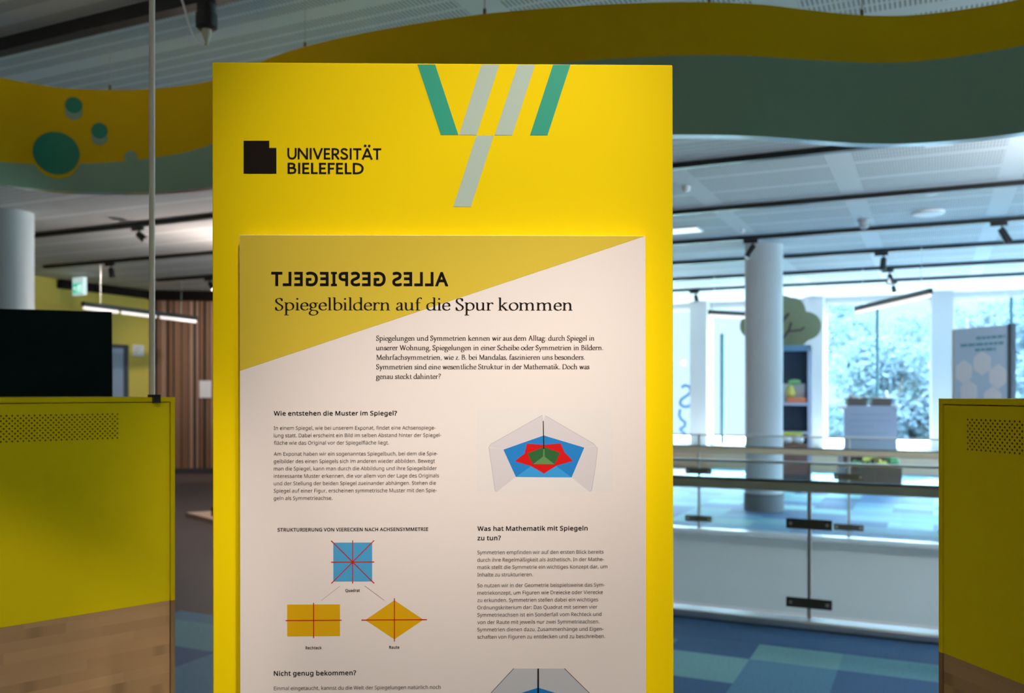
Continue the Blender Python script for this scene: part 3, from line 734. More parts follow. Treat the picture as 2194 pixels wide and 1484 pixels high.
def triangulated(loops):
    """fill a letter's outlines (holes included)"""
    cu = bpy.data.curves.new('letter', 'CURVE')
    cu.dimensions = '2D'
    cu.fill_mode = 'FRONT'
    for l in loops:
        sp = cu.splines.new('POLY')
        sp.points.add(len(l) - 1)
        for q, (x, y) in zip(sp.points, l):
            q.co = (x, y, 0, 1)
        sp.use_cyclic_u = True
    ob = bpy.data.objects.new('letter', cu)
    me = ob.to_mesh()
    v = [(q.co.x, q.co.y) for q in me.vertices]
    f = [tuple(t.vertices) for t in me.polygons]
    ob.to_mesh_clear()
    bpy.data.objects.remove(ob)
    bpy.data.curves.remove(cu)
    return v, f

FONTS = {}
for k_, o8 in (('R', 0), ('B', 8), ('T', 13)):         # regular, semibold, bold
    fd = {}
    d8 = o8 / 280.0
    kk = 1.0 / (1.0 + 2 * d8)
    for ch, (adv, loops) in outline_font('R').items():
        loops = [[(x, (y + d8) * kk) for x, y in l] for l in loops]
        v, fa = triangulated(loops)
        if o8:                                          # thicken along every outline
            for l in loops:
                for (xa, ya), (xb, yb) in zip(l, l[1:] + l[:1]):
                    dx, dy = xb - xa, yb - ya
                    le = math.hypot(dx, dy)
                    if le < 1e-6:
                        continue
                    ux, uy = dx / le * d8, dy / le * d8
                    e = 0.9 if le > 0.12 else 0.4
                    q = len(v)
                    v += [(xa - ux * e - uy, ya - uy * e + ux), (xa - ux * e + uy, ya - uy * e - ux),
                          (xb + ux * e + uy, yb + uy * e - ux), (xb + ux * e - uy, yb + uy * e + ux)]
                    fa.append((q, q + 1, q + 2, q + 3))
        fd[ch] = (adv + 2 * d8 * 0.9, v, fa)
    FONTS[k_] = (fd, GLYPHS['sp'] / 280.0)

# pen-drawn letters: strokes of a tilted flat nib, plus serifs
def pen_font(defs, nib, tilt, unit):
    ca, sa = math.cos(tilt), math.sin(tilt)
    def halfw(nx, ny, f):
        a = nx * ca + ny * sa
        b = -nx * sa + ny * ca
        return math.hypot(a * nib[0], b * nib[1]) * f
    def sample(P):
        if len(P) < 3:
            return P
        out = []
        for i in range(len(P) - 1):
            p0, p1, p2, p3 = P[max(i - 1, 0)], P[i], P[i + 1], P[min(i + 2, len(P) - 1)]
            for k in range(7):
                t = k / 7
                out.append(tuple(0.5 * ((2 * p1[j]) + (p2[j] - p0[j]) * t + (2 * p0[j] - 5 * p1[j] + 4 * p2[j] - p3[j]) * t * t + (3 * p1[j] - p0[j] - 3 * p2[j] + p3[j]) * t ** 3) for j in (0, 1)))
        out.append(P[-1])
        return out
    fd = {}
    for ch, (adv, strokes) in defs.items():
        V, Fc = [], []
        def strip(P, f=1.0, closed=False):
            m = len(P)
            o = len(V)
            for i, p in enumerate(P):
                if closed:
                    a, b = P[i - 1], P[(i + 1) % m]
                else:
                    a, b = P[max(i - 1, 0)], P[min(i + 1, m - 1)]
                dx, dy = b[0] - a[0], b[1] - a[1]
                l = math.hypot(dx, dy) or 1
                nx, ny = -dy / l, dx / l
                h = halfw(nx, ny, f)
                V.append(((p[0] + nx * h) / unit, (p[1] + ny * h) / unit))
                V.append(((p[0] - nx * h) / unit, (p[1] - ny * h) / unit))
            for i in range(m if closed else m - 1):
                j = (i + 1) % m
                Fc.append((o + 2 * i, o + 2 * i + 1, o + 2 * j + 1, o + 2 * j))
        for s in strokes:
            k = s[0]
            if k == 'L':
                strip([s[1], s[2]], s[3] if len(s) > 3 else 1.0)
            elif k == 'C':
                strip(sample(s[1]), s[2] if len(s) > 2 else 1.0)
            elif k == 'O':
                cx_, cy_, rx, ry = s[1:5]
                strip([(cx_ + rx * math.cos(2 * math.pi * i / 32), cy_ + ry * math.sin(2 * math.pi * i / 32)) for i in range(32)], 1.0, True)
            elif k == 'D':
                cx_, cy_, r = s[1:4]
                o = len(V)
                V += [((cx_ + r * math.cos(2 * math.pi * i / 16)) / unit, (cy_ + r * math.sin(2 * math.pi * i / 16)) / unit) for i in range(16)]
                Fc.append(tuple(range(o, o + 16)))
            elif k == 'S':                  # a serif or a bar: x0, x1, y, thickness
                x0, x1, y, t = s[1], s[2], s[3], (s[4] if len(s) > 4 else 0.075)
                o = len(V)
                V += [(x / unit, q / unit) for x, q in ((x0, y - t / 2), (x1, y - t / 2), (x1, y + t / 2), (x0, y + t / 2))]
                Fc.append((o, o + 1, o + 2, o + 3))
        fd[ch] = (adv / unit, V, Fc)
    return fd

def foot(x, l=0.21, r=0.23):
    return ('S', x - l, x + r, 0.035)
def flag(x, y=0.965, l=0.2):
    return ('S', x - l, x + 0.02, y)
ARCH = lambda x: ('C', [(x, 0.68), (x + 0.16, 0.86), (x + 0.40, 0.955), (x + 0.60, 0.86), (x + 0.67, 0.62), (x + 0.67, 0.0)])
SERIF = {
 'a': (0.90, [('C', [(0.16, 0.76), (0.24, 0.90), (0.42, 0.965), (0.58, 0.88), (0.63, 0.66), (0.63, 0.22), (0.70, 0.045), (0.86, 0.06)]), ('C', [(0.63, 0.60), (0.38, 0.50), (0.14, 0.34), (0.13, 0.13), (0.30, 0.025), (0.48, 0.08), (0.63, 0.24)]), ('D', 0.17, 0.77, 0.07)]),
 'b': (1.16, [('L', (0.25, 1.62), (0.25, 0.04)), flag(0.25, 1.60), ('C', [(0.25, 0.70), (0.42, 0.90), (0.64, 0.96), (0.92, 0.82), (1.03, 0.50), (0.92, 0.17), (0.62, 0.03), (0.40, 0.05), (0.25, 0.16)])]),
 'c': (0.94, [('C', [(0.82, 0.76), (0.72, 0.91), (0.54, 0.965), (0.24, 0.82), (0.12, 0.50), (0.22, 0.17), (0.52, 0.03), (0.74, 0.09), (0.86, 0.22)]), ('D', 0.79, 0.79, 0.07)]),
 'd': (1.20, [('L', (0.92, 1.62), (0.92, 0.0)), flag(0.92, 1.60), ('S', 0.92, 1.16, 0.045), ('C', [(0.92, 0.80), (0.72, 0.95), (0.52, 0.96), (0.22, 0.80), (0.11, 0.48), (0.22, 0.15), (0.48, 0.03), (0.72, 0.09), (0.92, 0.27)])]),
 'e': (0.99, [('S', 0.14, 0.86, 0.535, 0.07), ('C', [(0.84, 0.52), (0.80, 0.80), (0.52, 0.965), (0.23, 0.82), (0.12, 0.48), (0.23, 0.16), (0.54, 0.03), (0.76, 0.09), (0.90, 0.22)])]),
 'f': (0.76, [('C', [(0.30, 0.0), (0.30, 0.6), (0.30, 1.15), (0.36, 1.42), (0.54, 1.58), (0.74, 1.55)]), ('S', 0.07, 0.64, 0.95), foot(0.30, 0.22, 0.28), ('D', 0.74, 1.50, 0.085)]),
 'g': (1.06, [('O', 0.46, 0.64, 0.31, 0.32), ('C', [(0.68, 0.87), (0.84, 0.93), (1.02, 0.90)], 0.8), ('C', [(0.30, 0.36), (0.17, 0.22), (0.22, 0.08), (0.46, 0.02), (0.78, -0.04), (0.96, -0.24), (0.84, -0.50), (0.50, -0.60), (0.16, -0.52), (0.08, -0.30), (0.22, -0.10), (0.36, 0.0)])]),
 'h': (1.28, [('L', (0.25, 1.62), (0.25, 0.0)), flag(0.25, 1.60), ARCH(0.25), foot(0.25), foot(0.92)]),
 'i': (0.58, [('L', (0.28, 0.97), (0.28, 0.0)), flag(0.28), foot(0.28), ('D', 0.27, 1.44, 0.115)]),
 'k': (1.20, [('L', (0.25, 1.62), (0.25, 0.0)), flag(0.25, 1.60), foot(0.25), ('L', (0.27, 0.43), (0.84, 0.96)), ('L', (0.45, 0.60), (0.98, 0.0)), ('S', 0.64, 1.04, 0.955), ('S', 0.78, 1.18, 0.035)]),
 'l': (0.57, [('L', (0.28, 1.62), (0.28, 0.0)), flag(0.28, 1.60), foot(0.28)]),
 'm': (1.97, [('L', (0.25, 0.97), (0.25, 0.0)), flag(0.25), ARCH(0.25), ARCH(0.92), foot(0.25), foot(0.92), foot(1.59)]),
 'n': (1.30, [('L', (0.25, 0.97), (0.25, 0.0)), flag(0.25), ARCH(0.25), foot(0.25), foot(0.92)]),
 'o': (1.14, [('O', 0.57, 0.495, 0.45, 0.47)]),
 'p': (1.24, [('L', (0.27, 0.97), (0.27, -0.60)), flag(0.27), ('S', 0.04, 0.54, -0.585), ('C', [(0.27, 0.70), (0.44, 0.90), (0.66, 0.96), (0.95, 0.82), (1.07, 0.50), (0.96, 0.17), (0.66, 0.03), (0.44, 0.06), (0.27, 0.18)])]),
 'r': (0.82, [('L', (0.25, 0.97), (0.25, 0.0)), flag(0.25), foot(0.25, 0.21, 0.27), ('C', [(0.25, 0.64), (0.38, 0.84), (0.56, 0.955), (0.74, 0.93)]), ('D', 0.74, 0.87, 0.095)]),
 's': (0.76, [('C', [(0.62, 0.76), (0.56, 0.91), (0.38, 0.965), (0.18, 0.86), (0.18, 0.67), (0.40, 0.51), (0.62, 0.35), (0.63, 0.14), (0.40, 0.03), (0.18, 0.08), (0.11, 0.26)])]),
 't': (0.72, [('C', [(0.31, 1.22), (0.31, 0.75), (0.31, 0.30), (0.37, 0.08), (0.52, 0.03), (0.68, 0.11)]), ('S', 0.06, 0.64, 0.95)]),
 'u': (1.22, [('C', [(0.22, 0.97), (0.22, 0.6), (0.22, 0.32), (0.30, 0.09), (0.50, 0.03), (0.72, 0.12), (0.90, 0.30)]), flag(0.22), ('L', (0.90, 0.97), (0.90, 0.0)), flag(0.90), ('S', 0.90, 1.14, 0.045)]),
 'w': (1.52, [('L', (0.18, 0.96), (0.48, 0.0)), ('L', (0.48, 0.0), (0.76, 0.90)), ('L', (0.76, 0.96), (1.06, 0.0)), ('L', (1.06, 0.0), (1.36, 0.96)), ('S', 0.02, 0.40, 0.955), ('S', 0.62, 0.92, 0.955), ('S', 1.2, 1.52, 0.955)]),
 'y': (1.08, [('L', (0.18, 0.96), (0.56, 0.02)), ('C', [(0.94, 0.96), (0.70, 0.36), (0.48, -0.20), (0.34, -0.50), (0.16, -0.58)]), ('S', 0.02, 0.42, 0.955), ('S', 0.78, 1.1, 0.955), ('D', 0.17, -0.54, 0.08)]),
 'z': (0.86, [('S', 0.10, 0.78, 0.92, 0.09), ('L', (0.72, 0.93), (0.14, 0.06), 1.25), ('S', 0.08, 0.80, 0.05, 0.09)]),
 'S': (1.00, [('C', [(0.80, 1.22), (0.72, 1.42), (0.50, 1.51), (0.22, 1.40), (0.14, 1.16), (0.28, 0.94), (0.54, 0.74), (0.80, 0.52), (0.83, 0.26), (0.66, 0.05), (0.42, -0.01), (0.20, 0.08), (0.10, 0.34)]), ('L', (0.81, 1.16), (0.82, 1.50), 0.45), ('L', (0.10, 0.42), (0.09, 0.02), 0.45)]),
 'W': (2.05, [('L', (0.20, 1.48), (0.62, 0.0)), ('L', (0.62, 0.0), (1.04, 1.42)), ('L', (1.02, 1.48), (1.44, 0.0)), ('L', (1.44, 0.0), (1.86, 1.48)), ('S', 0.0, 0.44, 1.46), ('S', 0.84, 1.22, 1.46), ('S', 1.68, 2.06, 1.46)]),
 'M': (1.86, [('L', (0.30, 1.48), (0.26, 0.0), 0.55), ('L', (0.32, 1.45), (0.92, 0.04)), ('L', (0.92, 0.04), (1.48, 1.45)), ('L', (1.50, 1.48), (1.56, 0.0)), ('S', 0.08, 0.36, 1.46), ('S', 1.46, 1.76, 1.46), ('S', 0.06, 0.46, 0.035), ('S', 1.34, 1.78, 0.035)]),
 'B': (1.24, [('L', (0.28, 1.48), (0.28, 0.0)), ('S', 0.06, 0.6, 1.46), ('S', 0.06, 0.6, 0.035), ('C', [(0.28, 1.46), (0.62, 1.45), (0.90, 1.30), (0.88, 0.98), (0.62, 0.82), (0.30, 0.81)]), ('C', [(0.34, 0.81), (0.76, 0.79), (1.06, 0.60), (1.06, 0.26), (0.78, 0.06), (0.30, 0.03)])]),
 'A': (1.44, [('L', (0.68, 1.52), (1.20, 0.0)), ('L', (0.70, 1.50), (0.20, 0.0)), ('S', 0.40, 1.04, 0.54, 0.07), ('S', 0.02, 0.42, 0.035), ('S', 0.96, 1.42, 0.035)]),
 'D': (1.52, [('L', (0.28, 1.48), (0.28, 0.0)), ('S', 0.06, 0.6, 1.46), ('S', 0.06, 0.6, 0.035), ('C', [(0.28, 1.46), (0.80, 1.44), (1.22, 1.22), (1.38, 0.76), (1.22, 0.28), (0.80, 0.05), (0.28, 0.03)])]),
 '.': (0.46, [('D', 0.22, 0.09, 0.11)]),
 ',': (0.48, [('D', 0.23, 0.09, 0.11), ('L', (0.29, 0.08), (0.16, -0.24), 0.7)]),
 ':': (0.50, [('D', 0.25, 0.09, 0.11), ('D', 0.25, 0.84, 0.11)]),
 '?': (0.86, [('C', [(0.14, 1.30), (0.26, 1.48), (0.48, 1.54), (0.70, 1.38), (0.68, 1.10), (0.48, 0.86), (0.38, 0.62), (0.38, 0.40)]), ('D', 0.38, 0.09, 0.11)]),
}
FONTS['S'] = (pen_font(SERIF, (0.108, 0.036), math.radians(14), 1.0), 0.52)
FONTS['SB'] = (pen_font(SERIF, (0.125, 0.055), math.radians(14), 1.0), 0.52)
# the plain geometric capitals of the university's name, cap height 1
LOGO = {
 'U': (0.86, [('C', [(0.12, 1.0), (0.12, 0.6), (0.13, 0.32), (0.24, 0.12), (0.43, 0.06), (0.62, 0.12), (0.73, 0.32), (0.74, 0.6), (0.74, 1.0)])]),
 'N': (0.98, [('L', (0.13, 0.0), (0.13, 1.0)), ('L', (0.14, 0.98), (0.83, 0.02)), ('L', (0.84, 0.0), (0.84, 1.0))]),
 'I': (0.34, [('L', (0.17, 0.0), (0.17, 1.0))]),
 'V': (0.88, [('L', (0.08, 1.0), (0.43, 0.03)), ('L', (0.43, 0.03), (0.79, 1.0))]),
 'E': (0.66, [('L', (0.14, 0.0), (0.14, 1.0)), ('L', (0.06, 0.925), (0.58, 0.925)), ('L', (0.10, 0.50), (0.54, 0.50)), ('L', (0.06, 0.075), (0.60, 0.075))]),
 'R': (0.76, [('L', (0.14, 0.0), (0.14, 1.0)), ('C', [(0.10, 0.925), (0.36, 0.925), (0.55, 0.86), (0.61, 0.70), (0.55, 0.52), (0.36, 0.45), (0.10, 0.45)]), ('L', (0.34, 0.45), (0.66, 0.0))]),
 'S': (0.74, [('C', [(0.60, 0.80), (0.50, 0.91), (0.36, 0.94), (0.18, 0.86), (0.16, 0.68), (0.34, 0.54), (0.54, 0.43), (0.62, 0.26), (0.54, 0.11), (0.36, 0.06), (0.18, 0.10), (0.08, 0.24)])]),
 'T': (0.78, [('L', (0.39, 0.0), (0.39, 1.0)), ('L', (0.04, 0.925), (0.74, 0.925))]),
 'A': (0.90, [('L', (0.06, 0.0), (0.45, 0.99)), ('L', (0.45, 0.99), (0.84, 0.0)), ('L', (0.22, 0.29), (0.68, 0.29))]),
 'Ä': (0.90, [('L', (0.06, 0.0), (0.45, 0.99)), ('L', (0.45, 0.99), (0.84, 0.0)), ('L', (0.22, 0.29), (0.68, 0.29)), ('D', 0.28, 1.22, 0.115), ('D', 0.62, 1.22, 0.115)]),
 'B': (0.76, [('L', (0.14, 0.0), (0.14, 1.0)), ('C', [(0.10, 0.925), (0.34, 0.925), (0.53, 0.87), (0.56, 0.74), (0.52, 0.60), (0.34, 0.535), (0.10, 0.535)]), ('C', [(0.34, 0.535), (0.57, 0.47), (0.64, 0.30), (0.56, 0.13), (0.36, 0.075), (0.10, 0.075)])]),
 'L': (0.60, [('L', (0.14, 0.0), (0.14, 1.0)), ('L', (0.06, 0.075), (0.56, 0.075))]),
 'F': (0.62, [('L', (0.14, 0.0), (0.14, 1.0)), ('L', (0.06, 0.925), (0.58, 0.925)), ('L', (0.10, 0.49), (0.52, 0.49))]),
 'D': (0.90, [('L', (0.14, 0.0), (0.14, 1.0)), ('C', [(0.10, 0.925), (0.36, 0.925), (0.62, 0.84), (0.77, 0.64), (0.78, 0.40), (0.66, 0.18), (0.40, 0.075), (0.10, 0.075)])]),
}
FONTS['G'] = (pen_font(LOGO, (0.083, 0.077), 0.0, 1.0), 0.35)

# ------------------------------------------------------------------ the information stand
TH_, PH_ = math.radians(1.2), math.radians(0.08)
SX = Vector((math.cos(TH_) * math.cos(PH_), math.sin(TH_) * math.cos(PH_), math.sin(PH_)))
SZ = Vector((-math.cos(TH_) * math.sin(PH_), -math.sin(TH_) * math.sin(PH_), math.cos(PH_)))
SY = SZ.cross(SX)
SO = Vector((-0.1015, 1.327, 0.0))
stand = thing('information_stand', 'tall yellow free-standing information stand carrying the printed board', 'information stand', SO)
stand.rotation_euler = Matrix((SX, SY, SZ)).transposed().to_euler()

def board(x, y, depth):
    """a spot measured on the stand's face, in metres of the stand's own plane"""
    r = Vector(((x - 1097) / FOCAL, 1.0, (840 - y) / FOCAL))
    M = Matrix((SX, SZ, -r)).transposed()
    q = M.inverted() @ (Vector((0, 0, EYE)) - SO - SY * depth)
    return q.x, q.y
BT = -0.017                                # front of the printed board
left, _ = board(455, 800, 0.0)
right, _ = board(1442.5, 800, 0.0)
_, top = board(948, 135.5, 0.0)
MB().box(left, right, 0.0, 0.045, 0.012, top).build('panel', YEL, stand, bevel=0.0022)
MB().box(left - 0.02, right + 0.02, -0.12, 0.20, 0.0, 0.012).build('base_plate', BLACK, stand, bevel=0.002)

def flat(name, m, parent, polys, depth, lift):
    """a printed or glued flat shape on the stand's plane, given by its outline"""
    o = None
    for poly in polys:
        pt = [board(x, y, depth) for x, y in poly]
        o = MB()
        o.add([(x, depth - lift, z) for x, z in pt], [tuple(range(len(pt)))])
        o = o.build(name, m, parent)
    return o

def text(name, m, parent, font, lines, depth, lift=0.0004, mirror=False, xh=False):
    """lines: (words, x start, x end, baseline, letter height) measured on the face"""
    fd, sp = FONTS[font]
    mb = MB()
    for s, xa, xb, yb, h in lines:
        (lx, lz), (rx, rz) = board(xa, yb, depth), board(xb, yb, depth)
        _, zt = board(xa, yb - h, depth)
        hh = zt - lz
        placed, w = [], 0.0
        xs = []
        for ch in s:
            if ch == ' ':
                w += sp
                continue
            adv, v, fa = fd[ch]
            placed.append((w, ch))
            xs += [w + min(p[0] for p in v), w + max(p[0] for p in v)]
            w += adv
        x0, x1 = min(xs), max(xs)
        kx = (rx - lx) / (x1 - x0)
        for w0, ch in placed:
            adv, v, fa = fd[ch]
            out = []
            for px_, py_ in v:
                t = (w0 + px_ - x0) * kx
                if mirror:
                    t = (rx - lx) - t
                out.append((lx + t, depth - lift, lz + py_ * hh))
            mb.add(out, fa)
    return mb.build(name, m, parent)

ILL = (0.95, 0.83, 0.745)                  # colours on the stand were judged in its warm lamplight
def ink(name, r, g, b, rough=0.5):
    c = lin(r, g, b)
    return mat(name, tuple(min(0.92, c[i] / ILL[i]) for i in range(3)), rough, spec=0.3)
TEAL = ink('stripe_teal', 10, 146, 114)
SAGE = ink('stripe_sage', 170, 183, 165)
def Z(ox, oy, k, pts):
    return [(ox + x / k, oy + y / k) for x, y in pts]
K1 = 2.7425
stripes = [
    (TEAL, [(1219, 50), (1323, 50), (1459, 463), (1356, 463)], 'teal stripe leaning right'),
    (SAGE, [(1595, 50), (1700, 50), (1566, 464), (1463, 463)], 'pale grey stripe beside the teal one'),
    (SAGE, [(1808, 51), (1910, 51), (1776, 465), (1672, 465)], 'pale grey stripe further right'),
    (TEAL, [(2015, 52), (2117, 52), (1983, 465), (1880, 465)], 'teal stripe leaning left'),
    (SAGE, [(1565, 467), (1667, 467), (1533, 885), (1429, 885)], 'pale grey lower stripe'),
]
for m, p, lab in stripes:
    o = flat('stripe', m, stand, [Z(450, 120, K1, p)], 0.0, 0.0005)
    tag(o, lab)
flat('emblem', INK, stand, [[(522, 301.5), (577, 301.5), (577, 317), (592.3, 317), (592.3, 372), (522, 372)]], 0.0, 0.0005)
text('name_lettering', INK, stand, 'G', [
    ('UNIVERSITÄT', 615.8, 817.0, 341.0, 24.0), ('BIELEFELD', 616.3, 779.3, 372.2, 23.6)], 0.0, 0.0006)

# the printed board on its face
x0, _ = board(513.7, 900, BT); x1, _ = board(1383.3, 900, BT); _, zt = board(948, 504, BT)
zb = zt - 0.841
poster = MB().box(x0, x1, BT, -0.0005, zb, zt).build('printed_board', PAPER, stand, bevel=0.0006)
CORNER = ink('print_mustard', 207, 174, 44)
flat('mustard_corner', CORNER, poster, [[(514.2, 504.0), (1381.5, 505.6), (514.2, 794)]], BT, 0.0002)
text('mirrored_title', INK, poster, 'T', [('ALLES GESPIEGELT', 581.3, 960.5, 612.4, 30.2)], BT, 0.0005, mirror=True)
text('subtitle', INK, poster, 'S', [('Spiegelbildern auf die Spur kommen', 589.0, 1226.3, 664.5, 17.0)], BT)
text('intro_text', SOFTINK, poster, 'SB', [
    ('Spiegelungen und Symmetrien kennen wir aus dem Alltag: durch Spiegel in', 805.8, 1273.3, 729.2, 6.9),
    ('unserer Wohnung, Spiegelungen in einer Scheibe oder Symmetrien in Bildern.', 805.8, 1292.3, 749.7, 6.9),
    ('Mehrfachsymmetrien, wie z. B. bei Mandalas, faszinieren uns besonders.', 806.5, 1252.5, 770.2, 6.9),
    ('Symmetrien sind eine wesentliche Struktur in der Mathematik. Doch was', 805.8, 1263.0, 790.6, 6.9),
    ('genau steckt dahinter?', 805.5, 944.5, 811.2, 6.9)], BT)
def heading(words, xa, xb, y, h):
    return text('section_heading', INK, poster, 'B', [(words, xa, xb, y, h)] if isinstance(words, str) else words, BT)
heading('Wie entstehen die Muster im Spiegel?', 586.8, 850.7, 889.9, 9.6)
text('body_text', SOFTINK, poster, 'R', [
    ('In einem Spiegel, wie bei unserem Exponat, findet eine Achsenspiege-', 586.8, 933.2, 920.4, 7.7),
    ('lung statt. Dabei erscheint ein Bild im selben Abstand hinter der Spiegel-', 586.8, 945.2, 936.3, 7.7),
    ('fläche wie das Original vor der Spiegelfläche liegt.', 586.8, 833.2, 952.2, 7.7),
    ('Am Exponat haben wir ein sogenanntes Spiegelbuch, bei dem die Spie-', 586.8, 938.0, 975.9, 7.7),
    ('gelbilder des einen Spiegels sich im anderen wieder abbilden. Bewegt', 586.8, 931.9, 991.6, 7.7),
    ('man die Spiegel, kann man durch die Abbildung und ihre Spiegelbilder', 586.8, 936.0, 1007.4, 7.7),
    ('interessante Muster erkennen, die vor allem von der Lage des Originals', 586.8, 940.6, 1023.2, 7.7),
    ('und der Stellung der beiden Spiegel zueinander abhängen. Stehen die', 586.8, 934.0, 1039.0, 7.7),
    ('Spiegel auf einer Figur, erscheinen symmetrische Muster mit den Spie-', 586.8, 936.0, 1054.8, 7.7),
    ('geln als Symmetrieachse.', 586.8, 712.4, 1070.6, 7.7)], BT)
heading('Nicht genug bekommen?', 587.0, 763.2, 1447.0, 10.2)
text('body_text', SOFTINK, poster, 'R', [
    ('Einmal eingetaucht, kannst du die Welt der Spiegelungen natürlich noch', 587.0, 944.0, 1477.8, 7.7)], BT)
heading([('Was hat Mathematik mit Spiegeln', 1022.9, 1259.1, 1136.8, 9.8), ('zu tun?', 1022.9, 1073.3, 1156.9, 9.8)], 0, 0, 0, 0)
text('body_text', SOFTINK, poster, 'R', [
    ('Symmetrien empfinden wir auf den ersten Blick bereits', 1022.9, 1293.1, 1186.8, 7.7),
    ('durch ihre Regelmäßigkeit als ästhetisch. In der Mathe-', 1022.9, 1294.1, 1202.7, 7.7),
    ('matik stellt die Symmetrie ein wichtiges Konzept dar, um', 1022.9, 1301.2, 1218.4, 7.7),
    ('Inhalte zu strukturieren.', 1022.9, 1141.9, 1234.4, 7.7),
    ('So nutzen wir in der Geometrie beispielsweise das Sym-', 1022.9, 1295.9, 1257.5, 7.7),
    ('metriekonzept, um Figuren wie Dreiecke oder Vierecke', 1022.9, 1291.4, 1273.3, 7.7),
    ('zu erkunden. Symmetrien stellen dabei ein wichtiges', 1022.9, 1281.5, 1289.0, 7.7),
    ('Ordnungskriterium dar: Das Quadrat mit seinen vier', 1022.9, 1279.8, 1304.7, 7.7),
    ('Symmetrieachsen ist ein Sonderfall vom Rechteck und', 1022.9, 1288.6, 1320.5, 7.7),
    ('von der Raute mit jeweils nur zwei Symmetrieachsen.', 1022.9, 1284.1, 1336.2, 7.7),
    ('Symmetrien dienen dazu, Zusammenhänge und Eigen-', 1022.9, 1292.9, 1352.0, 7.7),
    ('schaften von Figuren zu entdecken und zu beschreiben.', 1022.9, 1296.4, 1367.7, 7.7)], BT)
text('diagram_title', INK, poster, 'B', [('STRUKTURIERUNG VON VIERECKEN NACH ACHSENSYMMETRIE', 594.8, 917.4, 1138.2, 7.5)], BT)
for cap in (('Quadrat', 740.0, 771.2, 1267.4, 6.2), ('Rechteck', 654.8, 689.4, 1390.3, 6.2), ('Raute', 834.0, 855.8, 1389.1, 6.2)):
    text('diagram_caption', INK, poster, 'B', [cap], BT)
PBLUE = ink('print_blue', 72, 150, 190)
PORANGE = ink('print_orange', 214, 156, 0)
PRED = ink('print_red', 182, 26, 8)
PGREY = ink('print_grey_line', 150, 140, 134)
def stroke(a, b, w):
    dx, dy = b[0] - a[0], b[1] - a[1]
    l = math.hypot(dx, dy)
    nx, ny = -dy / l * w / 2, dx / l * w / 2
    return [(a[0] + nx, a[1] + ny), (b[0] + nx, b[1] + ny), (b[0] - nx, b[1] - ny), (a[0] - nx, a[1] - ny)]
flat('square_figure', PBLUE, poster, [[(714.2, 1162), (797.5, 1161.7), (797.5, 1245.0), (714.2, 1245.3)]], BT, 0.0002)
flat('rectangle_figure', PORANGE, poster, [[(615.4, 1294.5), (728.5, 1294.0), (728.5, 1362.0), (615.4, 1362.6)]], BT, 0.0002)
flat('rhombus_figure', PORANGE, poster, [[(845.1, 1285.2), (907.2, 1326.8), (845.1, 1369.0), (782.8, 1327.6)]], BT, 0.0002)
W_ = 2.0
flat('symmetry_axis', PRED, poster, [
    stroke((755.7, 1157.2), (755.7, 1249.3), W_), stroke((709.5, 1203.6), (802.0, 1203.2), W_),
    stroke((709.8, 1157.7), (801.8, 1249.0), W_), stroke((709.8, 1249.4), (801.8, 1157.0), W_),
    stroke((672.2, 1290.8), (672.2, 1366.2), W_), stroke((612.0, 1328.8), (732.3, 1328.0), W_),
    stroke((845.1, 1280.8), (845.1, 1373.8), W_), stroke((774.6, 1327.6), (915.0, 1326.7), W_)], BT, 0.0004)
flat('axis_centre', PRED, poster, [[(755.7 + 3.1 * math.cos(k * math.pi / 6), 1203.5 + 3.1 * math.sin(k * math.pi / 6)) for k in range(12)]], BT, 0.0007)
flat('connecting_line', PGREY, poster, [stroke((728.4, 1255.0), (688.0, 1286.0), 0.8), stroke((781.4, 1254.2), (823.4, 1285.2), 0.8)], BT, 0.0003)

# first printed picture: the hinged mirrors over a coloured pentagon
K4 = 6.453
def pic(name, r, g, b, pts, lift, ox=1000, oy=850, k=K4, par=None):
    return flat(name, ink('pic_' + name, r, g, b), par or poster, [Z(ox, oy, k, q) for q in pts], BT, lift)
pg = flat('picture_ground', ink('picture_ground_print', 221, 207, 197), poster, [[(1022.5, 874.5), (1312.5, 874.5), (1312.5, 1053.5), (1022.5, 1053.5)]], BT, 0.0001)
pic('mirror_wing', 205, 191, 188, [
    [(1045, 252), (1057, 300), (1057, 540), (505, 725), (310, 690), (335, 650)],
    [(1085, 257), (1073, 300), (1073, 540), (1625, 700), (1775, 670), (1740, 640)],
    [(306, 700), (505, 725), (680, 1105), (420, 1308), (400, 1308), (385, 1280), (345, 960)],
    [(1808, 710), (1775, 680), (1625, 700), (1450, 1110), (1690, 1308), (1712, 1308), (1728, 1280), (1780, 960)]], 0.00015)
pic('mirror_edge', 186, 174, 170, [
    stroke((1045, 252), (330, 655), 9), stroke((330, 655), (306, 700), 9), stroke((306, 700), (345, 960), 9), stroke((345, 960), (390, 1290), 9), stroke((390, 1290), (415, 1308), 9),
    stroke((1085, 257), (1745, 640), 9), stroke((1745, 640), (1808, 712), 9), stroke((1808, 712), (1780, 960), 9), stroke((1780, 960), (1728, 1285), 9), stroke((1728, 1285), (1705, 1308), 9)], 0.00018)
pic('blue_pentagon', 30, 118, 180, [[(1065, 532), (1625, 700), (1450, 1112), (680, 1106), (507, 728)]], 0.0002)
pic('light_blue_facet', 52, 142, 196, [[(1065, 830), (1450, 1112), (680, 1106)]], 0.00022)
pic('red_star', 200, 8, 8, [[(832, 646), (1066, 662), (1298, 640), (1350, 760), (1468, 884), (1240, 950), (1068, 1060), (884, 953), (662, 888), (800, 780)]], 0.00025)
pic('green_pentagon', 42, 92, 46, [[(1066, 690), (1290, 772), (1214, 930), (918, 928), (838, 782)]], 0.0003)
pic('light_green_facet', 92, 130, 72, [[(1066, 815), (1214, 930), (918, 928)], [(1058, 720), (1074, 720), (1078, 830), (1054, 830)]], 0.00033)
